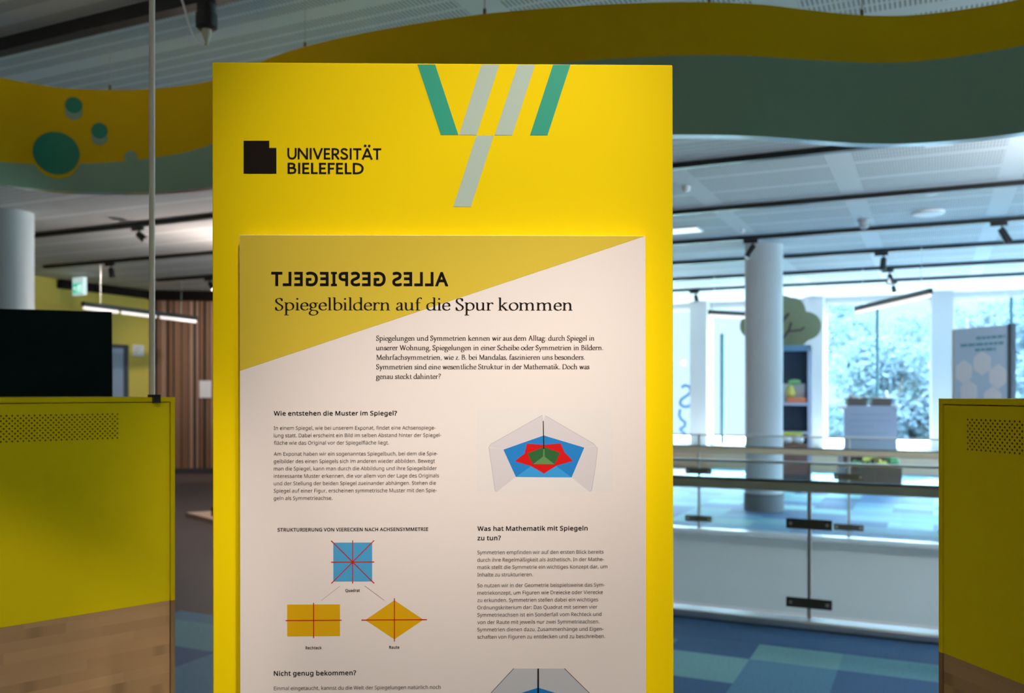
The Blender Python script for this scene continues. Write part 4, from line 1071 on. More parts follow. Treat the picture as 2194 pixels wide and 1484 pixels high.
pic('black_hinge', 16, 12, 14, [[(1052, 332), (1064, 332), (1072, 716), (1058, 716)]], 0.00036)
# second printed picture, its upper end
K6 = 3.9675
pic('second_picture_mirrors', 184, 180, 178, [[(400, 1276), (830, 1276), (1060, 1500), (1400, 1900), (-40, 1900), (190, 1500)]], 0.0002, 1000, 1110, K6)
pic('mirror_rim', 82, 70, 70, [stroke((400, 1274), (190, 1500), 5), stroke((830, 1274), (1060, 1500), 5), stroke((190, 1500), (-20, 1720), 5), stroke((1060, 1500), (1270, 1710), 5)], 0.0003, 1000, 1110, K6)
pic('blue_sheet', 26, 112, 176, [[(608, 1438), (1100, 1590), (1000, 1900), (220, 1900), (120, 1590)]], 0.00025, 1000, 1110, K6)
pic('mirror_hinge', 10, 10, 12, [[(601, 1275), (614, 1275), (616, 1900), (599, 1900)]], 0.00036, 1000, 1110, K6)

# ------------------------------------------------------------------ yellow exhibit stations left and right
SPLIT, HT = 1.144, 1.589
BASEDARK = mat('station_plinth', (0.03, 0.025, 0.02), 0.6)
def station(name, label, corner, direction, xa, xb, p0, p1):
    rz = math.atan2(direction[1], direction[0])
    t = thing(name, label, 'exhibit station', (corner[0], corner[1], 0), rz)
    dep = 0.45
    MB().box(xa + 0.02, xb - 0.02, 0.02, dep - 0.02, 0.0, 0.06).build('plinth', BASEDARK, t)
    MB().box(xa, xb, 0.014, dep, SPLIT, HT).build('yellow_casing', YEL, t, bevel=0.001)
    MB().box(xa, xb, 0.014, dep, 0.06, SPLIT).build('wooden_casing', BAMBOO, t)
    r = 0.0095
    fr = MB()
    fr.box(xa, xb, 0.0, 0.0145, HT - r, HT).box(xa, xa + r, 0.0, 0.0145, SPLIT, HT - r).box(xb - r, xb, 0.0, 0.0145, SPLIT, HT - r)
    fr.build('yellow_rim', YEL, t)
    fr = MB()
    fr.box(xa, xa + r, 0.0, 0.0145, 0.06, SPLIT).box(xb - r, xb, 0.0, 0.0145, 0.06, SPLIT)
    fr.build('wooden_rim', BAMBOO_EDGE, t)
    gp = 0.0022
    m = perforated('perforated_' + name + str(round(xa, 1)), p0, p1, 1.504, 1.554)
    MB().box(xa + r + gp, xb - r - gp, 0.001, 0.0145, SPLIT + 0.0003, HT - r - gp).build('perforated_front', m, t)
    MB().box(xa + r + gp, xb - r - gp, 0.001, 0.0145, 0.06, SPLIT).build('wooden_front', BAMBOO, t)
    return t
station('exhibit_station', 'yellow and wooden exhibit station with a thin grey pole clipped to it', (-0.7407, 1.98), (0.7253, 0.6885), -1.15, 0.0, -1.003, -0.123)
station('exhibit_station', 'yellow and wooden exhibit station without a pole, standing before the glass railing', (0.7507, 1.585), (0.251, -0.968), 0.0, 1.15, 0.068, 0.998)

t = thing('cable_pole', 'thin grey pole rising from the exhibit station to the ceiling', 'pole', (-0.788, 1.972, HT), math.atan2(0.6885, 0.7253))
POLE = mat('grey_beige_pole', (0.78, 0.74, 0.68), 0.4)
MB().tube([(0, 0, 0.0), (0, 0, CZ - HT)], 0.0062, 16).build('tube', POLE, t, smooth=True)
MB().box(-0.011, 0.003, -0.0395, -0.028, -0.012, 0.006).box(-0.011, 0.003, -0.0395, -0.004, 0.0005, 0.006).build('clip', BLACK, t)

# dark free-standing panel behind the left station
t = thing('partition_screen', 'dark petrol free-standing screen behind the station with the pole', 'partition', (-1.318, 3.0, 0), math.atan2(0.4016, 0.9158))
MB().box(-1.5, 0.0, 0, 0.04, 0.08, 1.868).build('panel', NAVYPANEL, t, rot=(0, math.radians(-0.4), 0), bevel=0.002)
for xx in (-1.35, -0.2):
    MB().box(xx - 0.03, xx + 0.03, -0.2, 0.24, 0.0, 0.02).box(xx - 0.02, xx + 0.02, 0.0, 0.04, 0.02, 0.12).build('foot', BLACK, t)

# ------------------------------------------------------------------ ceiling fittings
def spot(a, b, label, az, tilt, z=CZ - 0.05, lit=False, big=1.0, ln=0.12):
    t = thing('track_spotlight', label, 'spotlight', B(a, b, z), BR, 'black spotlights on the ceiling tracks')
    s = big
    MB().box(-0.09 * s, 0.09 * s, -0.018, 0.018, -0.045, 0.0).build('adapter', BLACK, t, bevel=0.003)
    MB().tube([(0.03, 0, -0.045), (0.03, 0, -0.085 * s)], 0.011, 10).build('stem', BLACK, t)
    d = Vector((math.cos(az) * math.sin(tilt), math.sin(az) * math.sin(tilt), -math.cos(tilt)))
    c = Vector((0.03, 0, -0.10 * s))
    p, q = c - d * 0.03 * s, c + d * ln * s
    h = MB().tube([p, p + d * 0.02, q - d * 0.01, q], [0.03 * s, 0.04 * s, 0.044 * s, 0.044 * s], 20).build('lamp_head', BLACK, t, smooth=True)
    MB().tube([q + d * 0.0005, q + d * 0.004], 0.036 * s, 20).build('lens', BULB if lit else mat('dull_lens_%.2f' % a, (0.2, 0.2, 0.2), 0.2), h)
    return t
R = math.radians
spot(-8.50, 7.75, 'black spotlight left of the stand, on the nearer left track', 0.0, R(55))
spot(-11.27, 9.75, 'small black spotlight above the left pendant lamp', 1.0, R(8))
spot(-11.2, 11.73, 'black spotlight with lit lens beside the stand edge', 0.0, R(35), lit=True)
spot(-2.12, 11.73, 'black spotlight at the head of the grey column', -2.6, R(30), ln=0.15)
spot(0.68, 11.73, 'black tilted spotlight near the right edge of the ceiling', 0.3, R(30), ln=0.15)
spot(-0.66, 13.58, 'black spotlight hanging below the round ceiling disc', 2.9, R(5), ln=0.15)
spot(-0.66, 15.52, 'black spotlight on the second track from the windows', 0.2, R(12), ln=0.14)
spot(-0.67, 17.27, 'lit spotlight on the track closest to the windows', 0.0, R(10), lit=True, ln=0.1)
spot(-4.19, 17.27, 'small spotlight above the left window pier', 0.0, R(12), ln=0.1)

# round socket with plug and loose white cable
t = thing('ceiling_socket', 'round black socket on the ceiling with a plug and cable', 'socket', B(-3.27, 3.41, CZ - 0.075), BR)
MB().lathe([(0.045, -0.05), (0.045, 0.0)]).build('adapter', BLACK, t, smooth=True)
MB().lathe([(0.040, -0.125), (0.052, -0.115), (0.052, -0.05), (0.046, -0.045)]).build('socket_body', BLACK, t, smooth=True)
MB().lathe([(0.006, -0.205), (0.010, -0.20), (0.013, -0.175), (0.022, -0.15), (0.023, -0.125)], n=20).build('plug', mat('beige_plug', (0.40, 0.36, 0.28), 0.4), t, smooth=True)
cp = [(441.5, 68), (442.5, 82), (439, 91), (433, 93), (424, 88), (413, 71), (404, 48), (397, 22), (388, -6), (376, -36), (362, -50)]
cpts = []
for x, y in cp:
    D = 4.47
    cpts.append(Vector(((x - 1097) / FOCAL * D, D, EYE + (840 - y) / FOCAL * D)))
def smooth3(P, n=6):
    out = []
    for i in range(len(P) - 1):
        p0, p1, p2, p3 = P[max(i - 1, 0)], P[i], P[i + 1], P[min(i + 2, len(P) - 1)]
        for k in range(n):
            s = k / n
            out.append(0.5 * ((2 * p1) + (p2 - p0) * s + (2 * p0 - 5 * p1 + 4 * p2 - p3) * s * s + (3 * p1 - p0 - 3 * p2 + p3) * s ** 3))
    return out + [P[-1]]
o = MB().tube(smooth3(cpts), 0.0052, 10).build('power_cable', GREYCABLE, smooth=True)
tag(o, 'loose white cable looping down from the round black socket', 'cable')

def ceiling_disc(name, label, cat, a, b, prof, m):
    o = MB().lathe([(r, z) for r, z in prof], n=40).build(name, m, loc=B(a, b, CZ), smooth=True)
    tag(o, label, cat)
    return o
OFFW = mat('white_plastic', (0.86, 0.87, 0.88), 0.4)
ceiling_disc('ceiling_disc', 'flat round white disc on the slotted ceiling at right', 'ceiling fitting', -0.05, 10.99, [(0.12, -0.04), (0.16, -0.03), (0.165, 0.0)], OFFW)
ceiling_disc('smoke_detector', 'small grey domed detector under the ceiling', 'smoke detector', -0.73, 11.17, [(0.03, -0.11), (0.055, -0.09), (0.06, -0.03), (0.07, -0.02), (0.07, 0.0)], mat('detector_grey', (0.45, 0.46, 0.48), 0.5))
ceiling_disc('sprinkler', 'tiny sprinkler left on the slotted ceiling right of the stand', 'sprinkler', -2.18, 8.66, [(0.02, -0.05), (0.035, -0.035), (0.04, 0.0)], OFFW)
ceiling_disc('sprinkler', 'tiny sprinkler above the grey column', 'sprinkler', -2.12, 11.18, [(0.02, -0.05), (0.03, -0.03), (0.035, 0.0)], OFFW)
ceiling_disc('sprinkler', 'tiny sprinkler in front of the round white disc', 'sprinkler', -0.02, 9.98, [(0.03, -0.02), (0.06, -0.012), (0.065, 0.0)], OFFW)
o = MB().box(-0.10, 0.10, -0.03, 0.03, -0.03, 0).build('ceiling_clip', OFFW, loc=B(0.04, 7.98, CZ), rot=(0, 0, BR)); tag(o, 'small pale rectangular fitting just behind the wavy band', 'ceiling fitting')
t = thing('panel_light', 'flat rectangular ceiling light beside the stand edge', 'ceiling light', B(-2.85, 10.94, CZ), BR)
MB().box(-0.33, 0.27, -0.17, 0.17, -0.015, 0).build('frame', OFFW, t)
MB().box(-0.31, 0.25, -0.15, 0.15, -0.018, -0.015).build('diffuser', mat('panel_glow', (0.9, 0.9, 0.9), 0.4, emit=(0.9, 0.95, 1.0), estr=0.9), t)

def pendant(label, p, q, cuts, zz, wires):
    d = q - p
    L = d.length
    rz = math.atan2(d.y, d.x)
    t = thing('pendant_lamp', label, 'pendant lamp', (p.x, p.y, zz), rz)
    MB().box(-0.02, L + 0.02, -0.03, 0.03, 0.0, 0.07).build('housing', BLACK, t, bevel=0.003)
    for a, b in cuts:
        MB().tube([(a * L, 0, -0.024), (a * L + 0.012, 0, -0.024), (b * L - 0.012, 0, -0.024), (b * L, 0, -0.024)], [0.018, 0.025, 0.025, 0.018], 16).build('light_tube', LED, t, smooth=True)
    for w in wires:
        MB().tube([(w * L, 0, 0.07), (w * L, 0, CZ - zz)], 0.003, 8).build('suspension_wire', GREYCABLE, t)
    return t
pendant('long black pendant lamp with bright tubes before the yellow wall', B(-11.65, 9.6), B(-12.08, 12.33), ((0.0, 0.27), (0.30, 0.60), (0.645, 1.0)), 2.90, (0.13, 0.85))
pendant('slanting pendant lamp hanging above the market stall', B(-1.13, 15.58), B(-0.04, 13.3), ((0.0, 1.0),), 2.92, (0.1, 0.9))
pendant('pendant lamp partly hidden behind the grey column', B(-3.42, 15.2), B(-2.86, 15.98), ((0.0, 1.0),), 2.92, (0.1, 0.9))

# ------------------------------------------------------------------ left background
t = thing('exit_sign', 'lit green and white exit sign on the yellow wall', 'exit sign', B(-13.06, 10.66, 3.24), BR + R(-6))
MB().box(-0.17, 0.13, 0, 0.07, 0.0, 0.30).build('housing', mat('sign_white', (0.8, 0.85, 0.85), 0.4, emit=(0.55, 0.85, 0.9), estr=0.55), t, bevel=0.004)
GREEN = mat('sign_green', (0.0, 0.45, 0.28), 0.4, emit=(0.05, 0.55, 0.40), estr=0.8)
SWHITE = mat('sign_pictogram', (0.9, 0.9, 0.9), 0.4, emit=(0.8, 1.0, 1.0), estr=0.8)
MB().box(-0.15, 0.11, -0.004, -0.001, 0.03, 0.20).build('green_field', GREEN, t)
m = MB()
m.tube([(0.035, -0.009, 0.17), (0.035, -0.006, 0.17)], 0.014, 12)                       # running figure
for a, b, w in (((0.03, 0.15), (0.005, 0.10), 0.026), ((0.005, 0.10), (0.045, 0.075), 0.018), ((0.045, 0.075), (0.03, 0.04), 0.016),
                ((0.005, 0.10), (-0.02, 0.07), 0.018), ((-0.02, 0.07), (-0.05, 0.065), 0.015), ((0.03, 0.145), (0.065, 0.125), 0.013), ((0.03, 0.145), (-0.005, 0.15), 0.013), ((-0.005, 0.15), (-0.03, 0.125), 0.013)):
    m.bar((a[0], -0.0075, a[1]), (b[0], -0.0075, b[1]), w, 0.003, up=(0, 1, 0))
m.bar((-0.14, -0.0075, 0.115), (-0.085, -0.0075, 0.115), 0.018, 0.003, up=(0, 1, 0))
m.prism([(-0.088, 0.145), (-0.055, 0.115), (-0.088, 0.085)], -0.009, -0.006)
m.box(0.075, 0.10, -0.009, -0.006, 0.045, 0.18)
m.build('pictogram', SWHITE, t)

do = MB()
do.box(A0 - 0.02, A0 + 0.05, 11.25, 11.33, 0, 2.50).box(A0 - 0.02, A0 + 0.05, 12.36, 12.46, 0, 2.50).box(A0 - 0.02, A0 + 0.05, 11.25, 12.46, 2.43, 2.50)
do = struct('door_1', do, mat('door_frame_dark', (0.03, 0.035, 0.05), 0.5), 'blue grey door with dark frame in the yellow wall')
MB().box(A0 + 0.0, A0 + 0.03, 11.33, 12.36, 0.01, 2.43).build('leaf', mat('door_bluegrey', (0.22, 0.30, 0.40), 0.5), do)
MB().tube([(A0 + 0.03, 12.26, 1.05), (A0 + 0.08, 12.26, 1.05), (A0 + 0.08, 12.14, 1.05)], 0.01, 10).build('handle', STEEL, do)

t = thing('wall_sign', 'small square white sign on the yellow wall beside the slats', 'sign', B(A0 + 0.005, 12.72, 2.41), BR)
MB().box(0, 0.015, -0.135, 0.135, -0.105, 0.105).build('plate', mat('sign_plate', (0.62, 0.66, 0.68), 0.4), t)
mm = MB()
for zz in (0.05, 0.0, -0.05):
    mm.box(0.015, 0.017, -0.09, 0.02 + zz, zz - 0.008, zz + 0.008)
mm.build('print_lines', mat('sign_grey', (0.3, 0.33, 0.35), 0.5), t)
dd = (P1 - P0).normalized()
pp = P0 + dd * 0.98
t = thing('notice_sheet', 'white paper sheet pinned to the wooden slat wall', 'paper', (pp.x, pp.y, 1.66), rz_slat := math.atan2(dd.y, dd.x))
MB().box(-0.02, 0.21, -0.032, -0.026, -0.17, 0.17).build('sheet', mat('paper_white', (0.75, 0.77, 0.82), 0.6), t)

pp = P0 + dd * 1.45
t = thing('wooden_counter', 'pale wooden counter end beside the slat wall', 'counter', (pp.x, pp.y, 0), rz_slat)
MB().box(0.0, 1.6, -0.6, -0.07, 0.08, 0.9).build('body', BENCHWOOD, t)
MB().box(-0.02, 1.62, -0.62, -0.06, 0.9, 0.94).build('counter_top', BENCHWOOD, t, bevel=0.004)
MB().box(0.04, 1.56, -0.56, -0.1, 0.0, 0.08).build('plinth', BLACK, t)

# low podium whose corner shows left of the stand
t = thing('low_podium', 'low tan podium whose corner peeks out left of the stand', 'podium', B(-8.75, 8.75, 0), BR)
m = MB()
v = [(0, 0), (1.6, -0.7), (2.4, 0.6), (1.0, 1.2)]
m.add([(x, y, 0.0) for x, y in v] + [(x, y, 0.05) for x, y in v], [(3, 2, 1, 0), (4, 5, 6, 7), (0, 1, 5, 4), (1, 2, 6, 5), (2, 3, 7, 6), (3, 0, 4, 7)])
m.build('platform', mat('podium_tan', (0.62, 0.44, 0.34), 0.6), t)
MB().box(0.55, 0.75, -0.12, 0.0, 0.05, 0.16).build('block', BLACK, t)

# ------------------------------------------------------------------ right background
LILAC = mat('shelf_lilac', (0.50, 0.55, 0.72), 0.5)
SHELFBLUE = mat('shelf_blue_side', (0.16, 0.30, 0.44), 0.5)
NAVY = mat('shelf_dark_back', (0.03, 0.05, 0.09), 0.6)
t = thing('play_shelf', 'tall blue and lilac shelf beneath the tree sign', 'shelf', B(-2.36, 16.1), BR + R(8))
for nm, m_, bx in (('side_panel', LILAC, (-0.50, -0.44, 0.0, 0.32, 0.0, 2.41)), ('side_panel', SHELFBLUE, (0.41, 0.47, 0.0, 0.32, 0.0, 2.41)),
                   ('front_edge', LILAC, (0.405, 0.472, -0.01, 0.0, 0.0, 2.41)),
                   ('back_panel', NAVY, (-0.44, 0.41, 0.29, 0.32, 0.0, 2.41)), ('top_panel', SHELFBLUE, (-0.50, 0.47, -0.01, 0.32, 2.31, 2.41)),
                   ('shelf_board', LILAC, (-0.44, 0.41, 0.0, 0.29, 1.37, 1.42)), ('shelf_board', LILAC, (-0.44, 0.41, 0.0, 0.29, 0.88, 0.92))):
    MB().box(*bx).build(nm, m_, t)
def on(t, x, y, z):
    return t.matrix_basis @ Vector((x, y, z))
TOYR = BR + R(8)
o = MB().box(-0.35, 0.37, 0.0, 0.02, 0.0, 0.33).build('white_board', OFFW, loc=on(t, 0.0, 0.22, 1.421), rot=(0, 0, TOYR)); tag(o, 'white board leaning at the back of the upper shelf', 'board')
o = MB().box(-0.17, 0.16, 0.0, 0.17, 0.0, 0.09).build('orange_tray', mat('orange_plastic', (0.80, 0.22, 0.10), 0.4), loc=on(t, 0.23, 0.02, 1.421), rot=(0, 0, TOYR), bevel=0.01); tag(o, 'flat orange tray on the upper shelf', 'tray')
tt = thing('toy_pear', 'yellow toy pear with green leaf standing on the orange tray', 'toy fruit', on(t, 0.13, 0.09, 1.511), TOYR)
MB().lathe([(0.03, 0), (0.075, 0.03), (0.085, 0.08), (0.06, 0.14), (0.035, 0.19), (0.02, 0.21)], n=20).build('fruit', mat('pear_yellow', (0.75, 0.65, 0.15), 0.5), tt, smooth=True)
mm = MB(); mm.blob((0.06, 0, 0.27), 0.11, 0.03, 0.045, 12, 8); mm.blob((0.015, 0, 0.24), 0.02, 0.02, 0.05)
mm.build('leaf', mat('leaf_green', (0.25, 0.55, 0.2), 0.5), tt, smooth=True)
o = MB().box(-0.09, 0.12, 0.0, 0.03, 0.0, 0.2).build('white_card', mat('white_card', (0.85, 0.86, 0.95), 0.5), loc=on(t, -0.13, 0.0, 0.98), rot=(0, 0, TOYR)); tag(o, 'small white card on the lower shelf beside the column', 'card')
o = MB().box(-0.09, 0.12, 0.03, 0.1, 0.0, 0.055).build('card_foot', SHELFBLUE, loc=on(t, -0.13, 0.0, 0.925), rot=(0, 0, TOYR)); tag(o, 'low blue block holding the white card', 'block')
# produce crate in front of the shelf
CRATE = mat('red_brown_crate', (0.20, 0.09, 0.07), 0.6)
tt = thing('produce_crate', 'red brown crate with yellow rim standing before the shelf', 'crate', B(-2.38, 15.7), TOYR)
MB().box(-0.5, 0.47, 0.0, 0.35, 0.22, 0.72).build('body', CRATE, tt)
MB().box(-0.5, 0.47, 0.0, 0.35, 0.0, 0.22).build('plinth', mat('crate_dark', (0.06, 0.05, 0.06), 0.7), tt)
MB().box(-0.5, 0.40, 0.22, 0.35, 0.72, 0.92).build('yellow_rim', mat('lime_yellow', (0.45, 0.5, 0.08), 0.5), tt)
LAV = mat('pale_lavender', (0.72, 0.72, 0.80), 0.6)
for k, (xx, zz, s) in enumerate(((-0.22, 0.79, 0.085), (0.0, 0.785, 0.07), (0.16, 0.79, 0.08), (0.33, 0.80, 0.09))):
    o = MB().blob((0, 0, 0), s, s * 0.8, s * 0.8, 12, 8, 0.06).build('paper_ball', LAV, loc=tt.matrix_basis @ Vector((xx, 0.12, zz)), smooth=True)
    tag(o, ('leftmost pale ball in the red brown crate', 'second pale ball from the left in the red brown crate', 'third pale ball from the left in the red brown crate', 'rightmost pale ball in the red brown crate')[k], 'ball', 'pale balls in the crate')

# tree-shaped sign above the shelf
t = thing('tree_sign', 'flat olive green tree sign rising above the blue shelf', 'tree sign', B(-2.47, 16.44, 2.412), BR + R(8))
def lobes(cs, n=160):
    out = []
    for k in range(n):
        th = 2 * math.pi * k / n
        dx, dz = math.cos(th), math.sin(th)
        best = 0
        for x, z, r in cs:
            bq = x * dx + (z - 0.45) * dz
            cq = x * x + (z - 0.45) ** 2 - r * r
            disc = bq * bq - cq
            if disc >= 0:
                best = max(best, bq + math.sqrt(disc))
        out.append((dx * best, 0.45 + dz * best))
    return out
crown = lobes([(-0.46, 0.37, 0.22), (-0.22, 0.62, 0.24), (0.04, 0.60, 0.30), (0.20, 0.62, 0.24), (0.45, 0.35, 0.25), (0.28, 0.20, 0.22), (-0.2, 0.2, 0.25), (0, 0.3, 0.35)])
MB().prism(crown, 0.0, 0.03).build('crown', mat('sign_olive', (0.25, 0.26, 0.14), 0.6), t)
TRK = mat('sign_trunk', (0.09, 0.055, 0.05), 0.6)
m = MB()
for pts_, w in (([(0.0, 0.0), (0.02, 0.3), (0.05, 0.45), (0.16, 0.58)], 0.05), ([(0.02, 0.08), (0.16, 0.28), (0.20, 0.42)], 0.04), ([(0.16, 0.26), (0.24, 0.27), (0.36, 0.28), (0.42, 0.33)], 0.03), ([(0, 0.2), (-0.12, 0.36), (-0.3, 0.44)], 0.04), ([(0.03, 0.4), (-0.03, 0.6)], 0.03)):
    for a_, b_ in zip(pts_, pts_[1:]):
        m.bar((a_[0], -0.004, a_[1]), (b_[0], -0.004, b_[1]), w, 0.006, up=(0, 1, 0))
m.build('branches', TRK, t)
MB().box(-0.06, 0.06, 0.0, 0.03, 0.012, 0.22).build('trunk', TRK, t)

# market stall
t = thing('market_stall', 'grey market stall front with two crates on top by the window', 'market stall', B(-0.97, 16.45), BR + R(16))
STALL = mat('stall_grey', (0.30, 0.30, 0.36), 0.6)
MB().box(-0.43, 0.43, 0.0, 0.04, 0.52, 1.37).build('front_board', STALL, t)
MB().box(-0.43, 0.43, 0.04, 0.55, 1.30, 1.37).build('counter_top', STALL, t)
MB().box(-0.43, 0.43, 0.0, 0.55, 0.0, 0.52).build('base', mat('stall_brown', (0.06, 0.03, 0.022), 0.7), t)
for xx in (-0.44, 0.44):
    MB().blob((xx, -0.03, 1.36), 0.05, 0.04, 0.035).build('white_dot', OFFW, t, smooth=True)  # small round white blobs at the board's upper corners
SPR = mat('stall_print', (0.25, 0.26, 0.32), 0.6)
for k, zz in enumerate((1.22, 1.12, 1.02, 0.9, 0.8)):
    MB().box(-0.33, (0.3, 0.33, 0.05, 0.28, 0.15)[k], -0.003, 0, zz - 0.012, zz + 0.012).build('print_line', SPR, t)
CR = mat('dark_crate', (0.085, 0.06, 0.05), 0.7)
VEG = mat('potato_pink', (0.55, 0.33, 0.27), 0.7)
for k, (xa, xb) in enumerate(((-0.37, -0.05), (0.03, 0.35))):
    loc = on(t, (xa + xb) / 2, 0.12, 1.371)
    w = (xb - xa) / 2
    ct = thing('vegetable_crate', ('left dark crate on top of the grey stall', 'right dark crate on top of the grey stall')[k], 'crate', loc, BR + R(16), 'dark crates on the stall')
    m = MB().box(-w, w, -0.1, 0.1, 0, 0.015).box(-w, w, -0.1, -0.085, 0.015, 0.13).box(-w, w, 0.085, 0.1, 0.015, 0.13).box(-w, -w + 0.015, -0.085, 0.085, 0.015, 0.13).box(w - 0.015, w, -0.085, 0.085, 0.015, 0.13)
    m.build('box', CR, ct)
    for q in range(4):
        xx = -w + 0.07 + q * (2 * w - 0.14) / 3
        o = MB().blob((0, 0, 0), 0.026, 0.055, 0.035, 10, 7, 0.03).build('potato', VEG, loc=ct.matrix_basis @ Vector((xx, random.uniform(-0.02, 0.02), 0.11 + (0.05 if (k == 0 and q == 0) else 0.0))), smooth=True)
        tag(o, 'pinkish potato in the %s crate on the grey stall' % ('left', 'right')[k], 'vegetable', 'potatoes in the %s crate' % ('left', 'right')[k])
# planters at the foot of the stall
tt = thing('planter_box', 'low brown planter box with yellow and green plants before the stall', 'planter', B(-0.9, 15.95), BR + R(16))
MB().box(-0.42, 0.45, 0.0, 0.3, 0.0, 0.36).build('box', mat('planter_brown', (0.075, 0.035, 0.025), 0.7), tt)
for nm, colr, spots_ in (('yellow_flowers', (0.65, 0.6, 0.12), ((-0.02, 0.52), (0.06, 0.56), (0.14, 0.44), (0.2, 0.42), (-0.1, 0.5))), ('green_leaves', (0.10, 0.32, 0.13), ((0.26, 0.55), (0.34, 0.52), (0.3, 0.47), (-0.28, 0.42), (-0.2, 0.4), (0.38, 0.44)))):
    mm = MB()
    for xx, zz in spots_:
        for _ in range(6):
            mm.blob((xx + random.uniform(-0.04, 0.04), 0.12 + random.uniform(-0.08, 0.08), zz + random.uniform(-0.03, 0.03)), 0.035, 0.02, 0.03, 7, 5)
        mm.tube([(xx, 0.12, 0.34), (xx, 0.12, zz)], 0.006, 6)
    mm.build(nm, mat(nm, colr, 0.6), tt)

# information panel at the right, standing beyond the opening
pa, pb = Vector((5.075, 10.33)), Vector((5.29, 9.6))
d = pb - pa
t = thing('information_sign', 'pale blue free-standing information sign with pale hexagons by the window', 'information sign', (pa.x, pa.y, 0), math.atan2(d.y, d.x))
Lp = d.length
PANELB = mat('panel_pale_blue', (0.58, 0.72, 0.88), 0.5)
MB().box(0, Lp, 0.0, 0.03, 0.10, 2.32).build('board', PANELB, t)
MB().box(Lp, Lp + 0.05, -0.01, 0.05, 0.0, 2.33).build('edge_post', mat('panel_edge', (0.06, 0.075, 0.10), 0.5), t)
MB().box(-0.05, Lp + 0.1, -0.2, 0.25, 0.0, 0.02).build('foot', ALU, t)
MB().box(-0.04, 0.0, 0.0, 0.03, 0.02, 2.32).build('side_post', ALU, t)
HEXM = mat('panel_lilac', (0.88, 0.86, 0.92), 0.5)
for cx_, cz_ in ((0.53 * Lp, 1.92), (0.18 * Lp, 1.83), (0.82 * Lp, 1.77), (0.28 * Lp, 1.60), (0.72 * Lp, 1.53), (0.2 * Lp, 1.34), (0.75 * Lp, 1.28)):
    poly = [(cx_ + 0.135 * math.cos(k * math.pi / 3 + 0.5), cz_ + 0.135 * math.sin(k * math.pi / 3 + 0.5)) for k in range(6)]
    poly = [(min(max(x, 0.01), Lp - 0.01), z) for x, z in poly]
    MB().prism(poly, -0.003, 0.0).build('hexagon', HEXM, t)

HPR = mat('panel_print_teal', (0.16, 0.38, 0.50), 0.5)
for za, x0_, x1_ in ((2.20, 0.42 * Lp, 0.95 * Lp), (2.13, 0.12 * Lp, 0.92 * Lp), (2.07, 0.40 * Lp, 0.78 * Lp)):
    xx = x0_
    while xx < x1_:
        w = random.choice((0.05, 0.07, 0.1))
        MB().box(xx, min(xx + w, x1_), -0.003, 0.0, za - 0.016, za + 0.016).build('headline_print', HPR, t)
        xx += w + 0.015

# mirrored blue letters on the left window
LET = mat('window_letter_blue', (0.05, 0.17, 0.34), 0.5)
def letter(name, label, curves, w):
    m = MB()
    for c in curves:
        P = smooth3([Vector((x, 0, z)) for x, z in c], 8)
        for a_, b_ in zip(P, P[1:]):
            m.bar(a_, b_ + (b_ - a_) * 0.3, w, 0.003, up=(0, 1, 0))
    o = m.build(name, LET, loc=B(-5.07, 20.118, 1.28), rot=(0, 0, BR))
    tag(o, label, 'window lettering')
letter('window_letter', 'blue mirrored letter S on the window beside the stand', [[(-0.10, 0.42), (-0.04, 0.47), (0.07, 0.45), (0.11, 0.34), (0.03, 0.25), (-0.10, 0.16), (-0.13, 0.06), (-0.06, 0.0), (0.05, 0.0), (0.13, 0.07)]], 0.065)
letter('window_letter', 'partly hidden blue letter under the mirrored S', [[(-0.13, -0.06), (-0.15, -0.2), (-0.10, -0.30), (-0.02, -0.36), (-0.04, -0.46), (-0.14, -0.52), (-0.06, -0.58), (0.02, -0.66)]], 0.065)

# ------------------------------------------------------------------ outdoors
f = MB().box(-30, 40, 20.3, 24.5, 0.1, 0.40)
struct('ground_terrace', f, mat('white_gravel', (0.85, 0.86, 0.86), 0.9), 'white gravel terrace outside the windows')
f = MB().box(-80, 80, 24.5, 120, -4.6, -4.3)
struct('ground', f, mat('lawn', (0.18, 0.34, 0.22), 0.9), 'lawn outside')
LEAF = bpy.data.materials.new('tree_leaves'); LEAF.use_nodes = True
nt = LEAF.node_tree
nt.nodes.remove(nt.nodes['Principled BSDF'])
df = nt.nodes.new('ShaderNodeBsdfDiffuse'); tl = nt.nodes.new('ShaderNodeBsdfTranslucent'); mx = nt.nodes.new('ShaderNodeMixShader')
df.inputs[0].default_value = (0.06, 0.088, 0.11, 1); tl.inputs[0].default_value = (0.055, 0.09, 0.09, 1); mx.inputs[0].default_value = 0.4
nt.links.new(df.outputs[0], mx.inputs[1]); nt.links.new(tl.outputs[0], mx.inputs[2]); nt.links.new(mx.outputs[0], nt.nodes['Material Output'].inputs[0])
BARK = mat('bark', (0.12, 0.12, 0.11), 0.9)
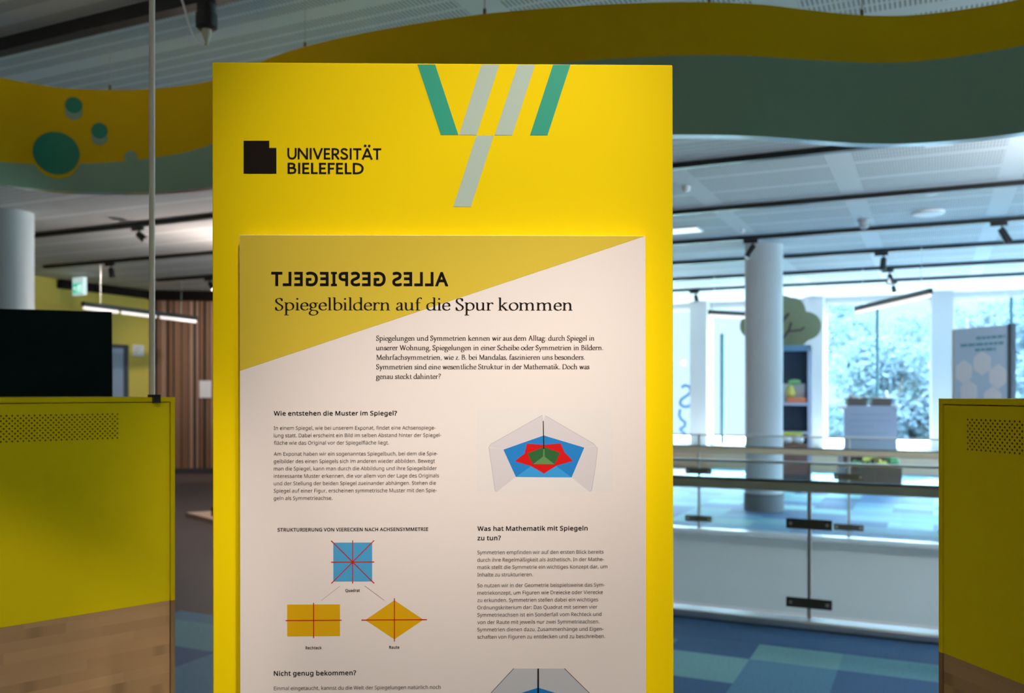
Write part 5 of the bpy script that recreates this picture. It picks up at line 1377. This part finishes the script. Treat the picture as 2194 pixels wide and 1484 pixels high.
def tree(a, b, h, blobs, label, nl):
    t = thing('leafy_tree', label, 'tree', B(a, b, -4.3), 0.3 * a, 'trees outside the windows')
    m = MB().tube([(0, 0, 0), (0.05, 0.02, h * 0.3), (0.0, 0.1, h * 0.6), (0.1, 0.0, h * 0.9)], [0.2, 0.16, 0.11, 0.04], 10)
    for k in range(6):
        an = k * 1.1
        m.tube([(0.03, 0.05, h * (0.35 + 0.07 * k)), (math.cos(an) * 0.8, math.sin(an) * 0.8, h * (0.43 + 0.07 * k)), (math.cos(an) * 1.5, math.sin(an) * 1.5, h * (0.52 + 0.07 * k))], [0.07, 0.05, 0.02], 6)
    m.build('trunk', BARK, t)
    f = MB()
    for _ in range(nl):
        bx_, by_, bz_, r = random.choice(blobs)
        v = Vector((random.gauss(0, 1), random.gauss(0, 1), random.gauss(0, 1))).normalized() * r * random.uniform(0.55, 1.0)
        c = Vector((bx_, by_, bz_)) + v
        u = Vector((random.gauss(0, 1), random.gauss(0, 1), random.gauss(0, 1))).normalized()
        w = u.orthogonal().normalized() * random.uniform(0.05, 0.085)
        u = u * random.uniform(0.09, 0.15)
        f.add([c - u, c + w, c + u, c - w], [(0, 1, 2, 3)])
    f.build('foliage', LEAF, t)
def crownblobs(h, R_, n):
    return [(random.uniform(-R_, R_), random.uniform(-R_, R_), h * random.uniform(0.45, 0.95), random.uniform(0.6, 1.1)) for _ in range(n)]
for (a, b, h, R_, n_, lab) in ((-3.6, 32.0, 8.6, 1.1, 12, 'leafy tree outside, left of the market stall'),
                              (-0.9, 27.0, 7.4, 1.0, 12, 'pale leafy tree right behind the market stall window'),
                              (3.4, 26.6, 9.6, 1.2, 16, 'tall leafy tree behind the information sign'),
                              (0.9, 32.0, 9.2, 1.2, 16, 'leafy tree further back, between two nearer trees'),
                              (5.4, 33.0, 10.0, 1.3, 16, 'leafy tree furthest towards the frame edge'),
                              (-2.2, 39.0, 9.6, 1.5, 20, 'broad leafy tree in the back row, left one'), (3.9, 40.0, 10.4, 1.5, 20, 'broad leafy tree in the back row, right one')):
    tree(a, b, h, crownblobs(h, R_, n_), lab, 7000)
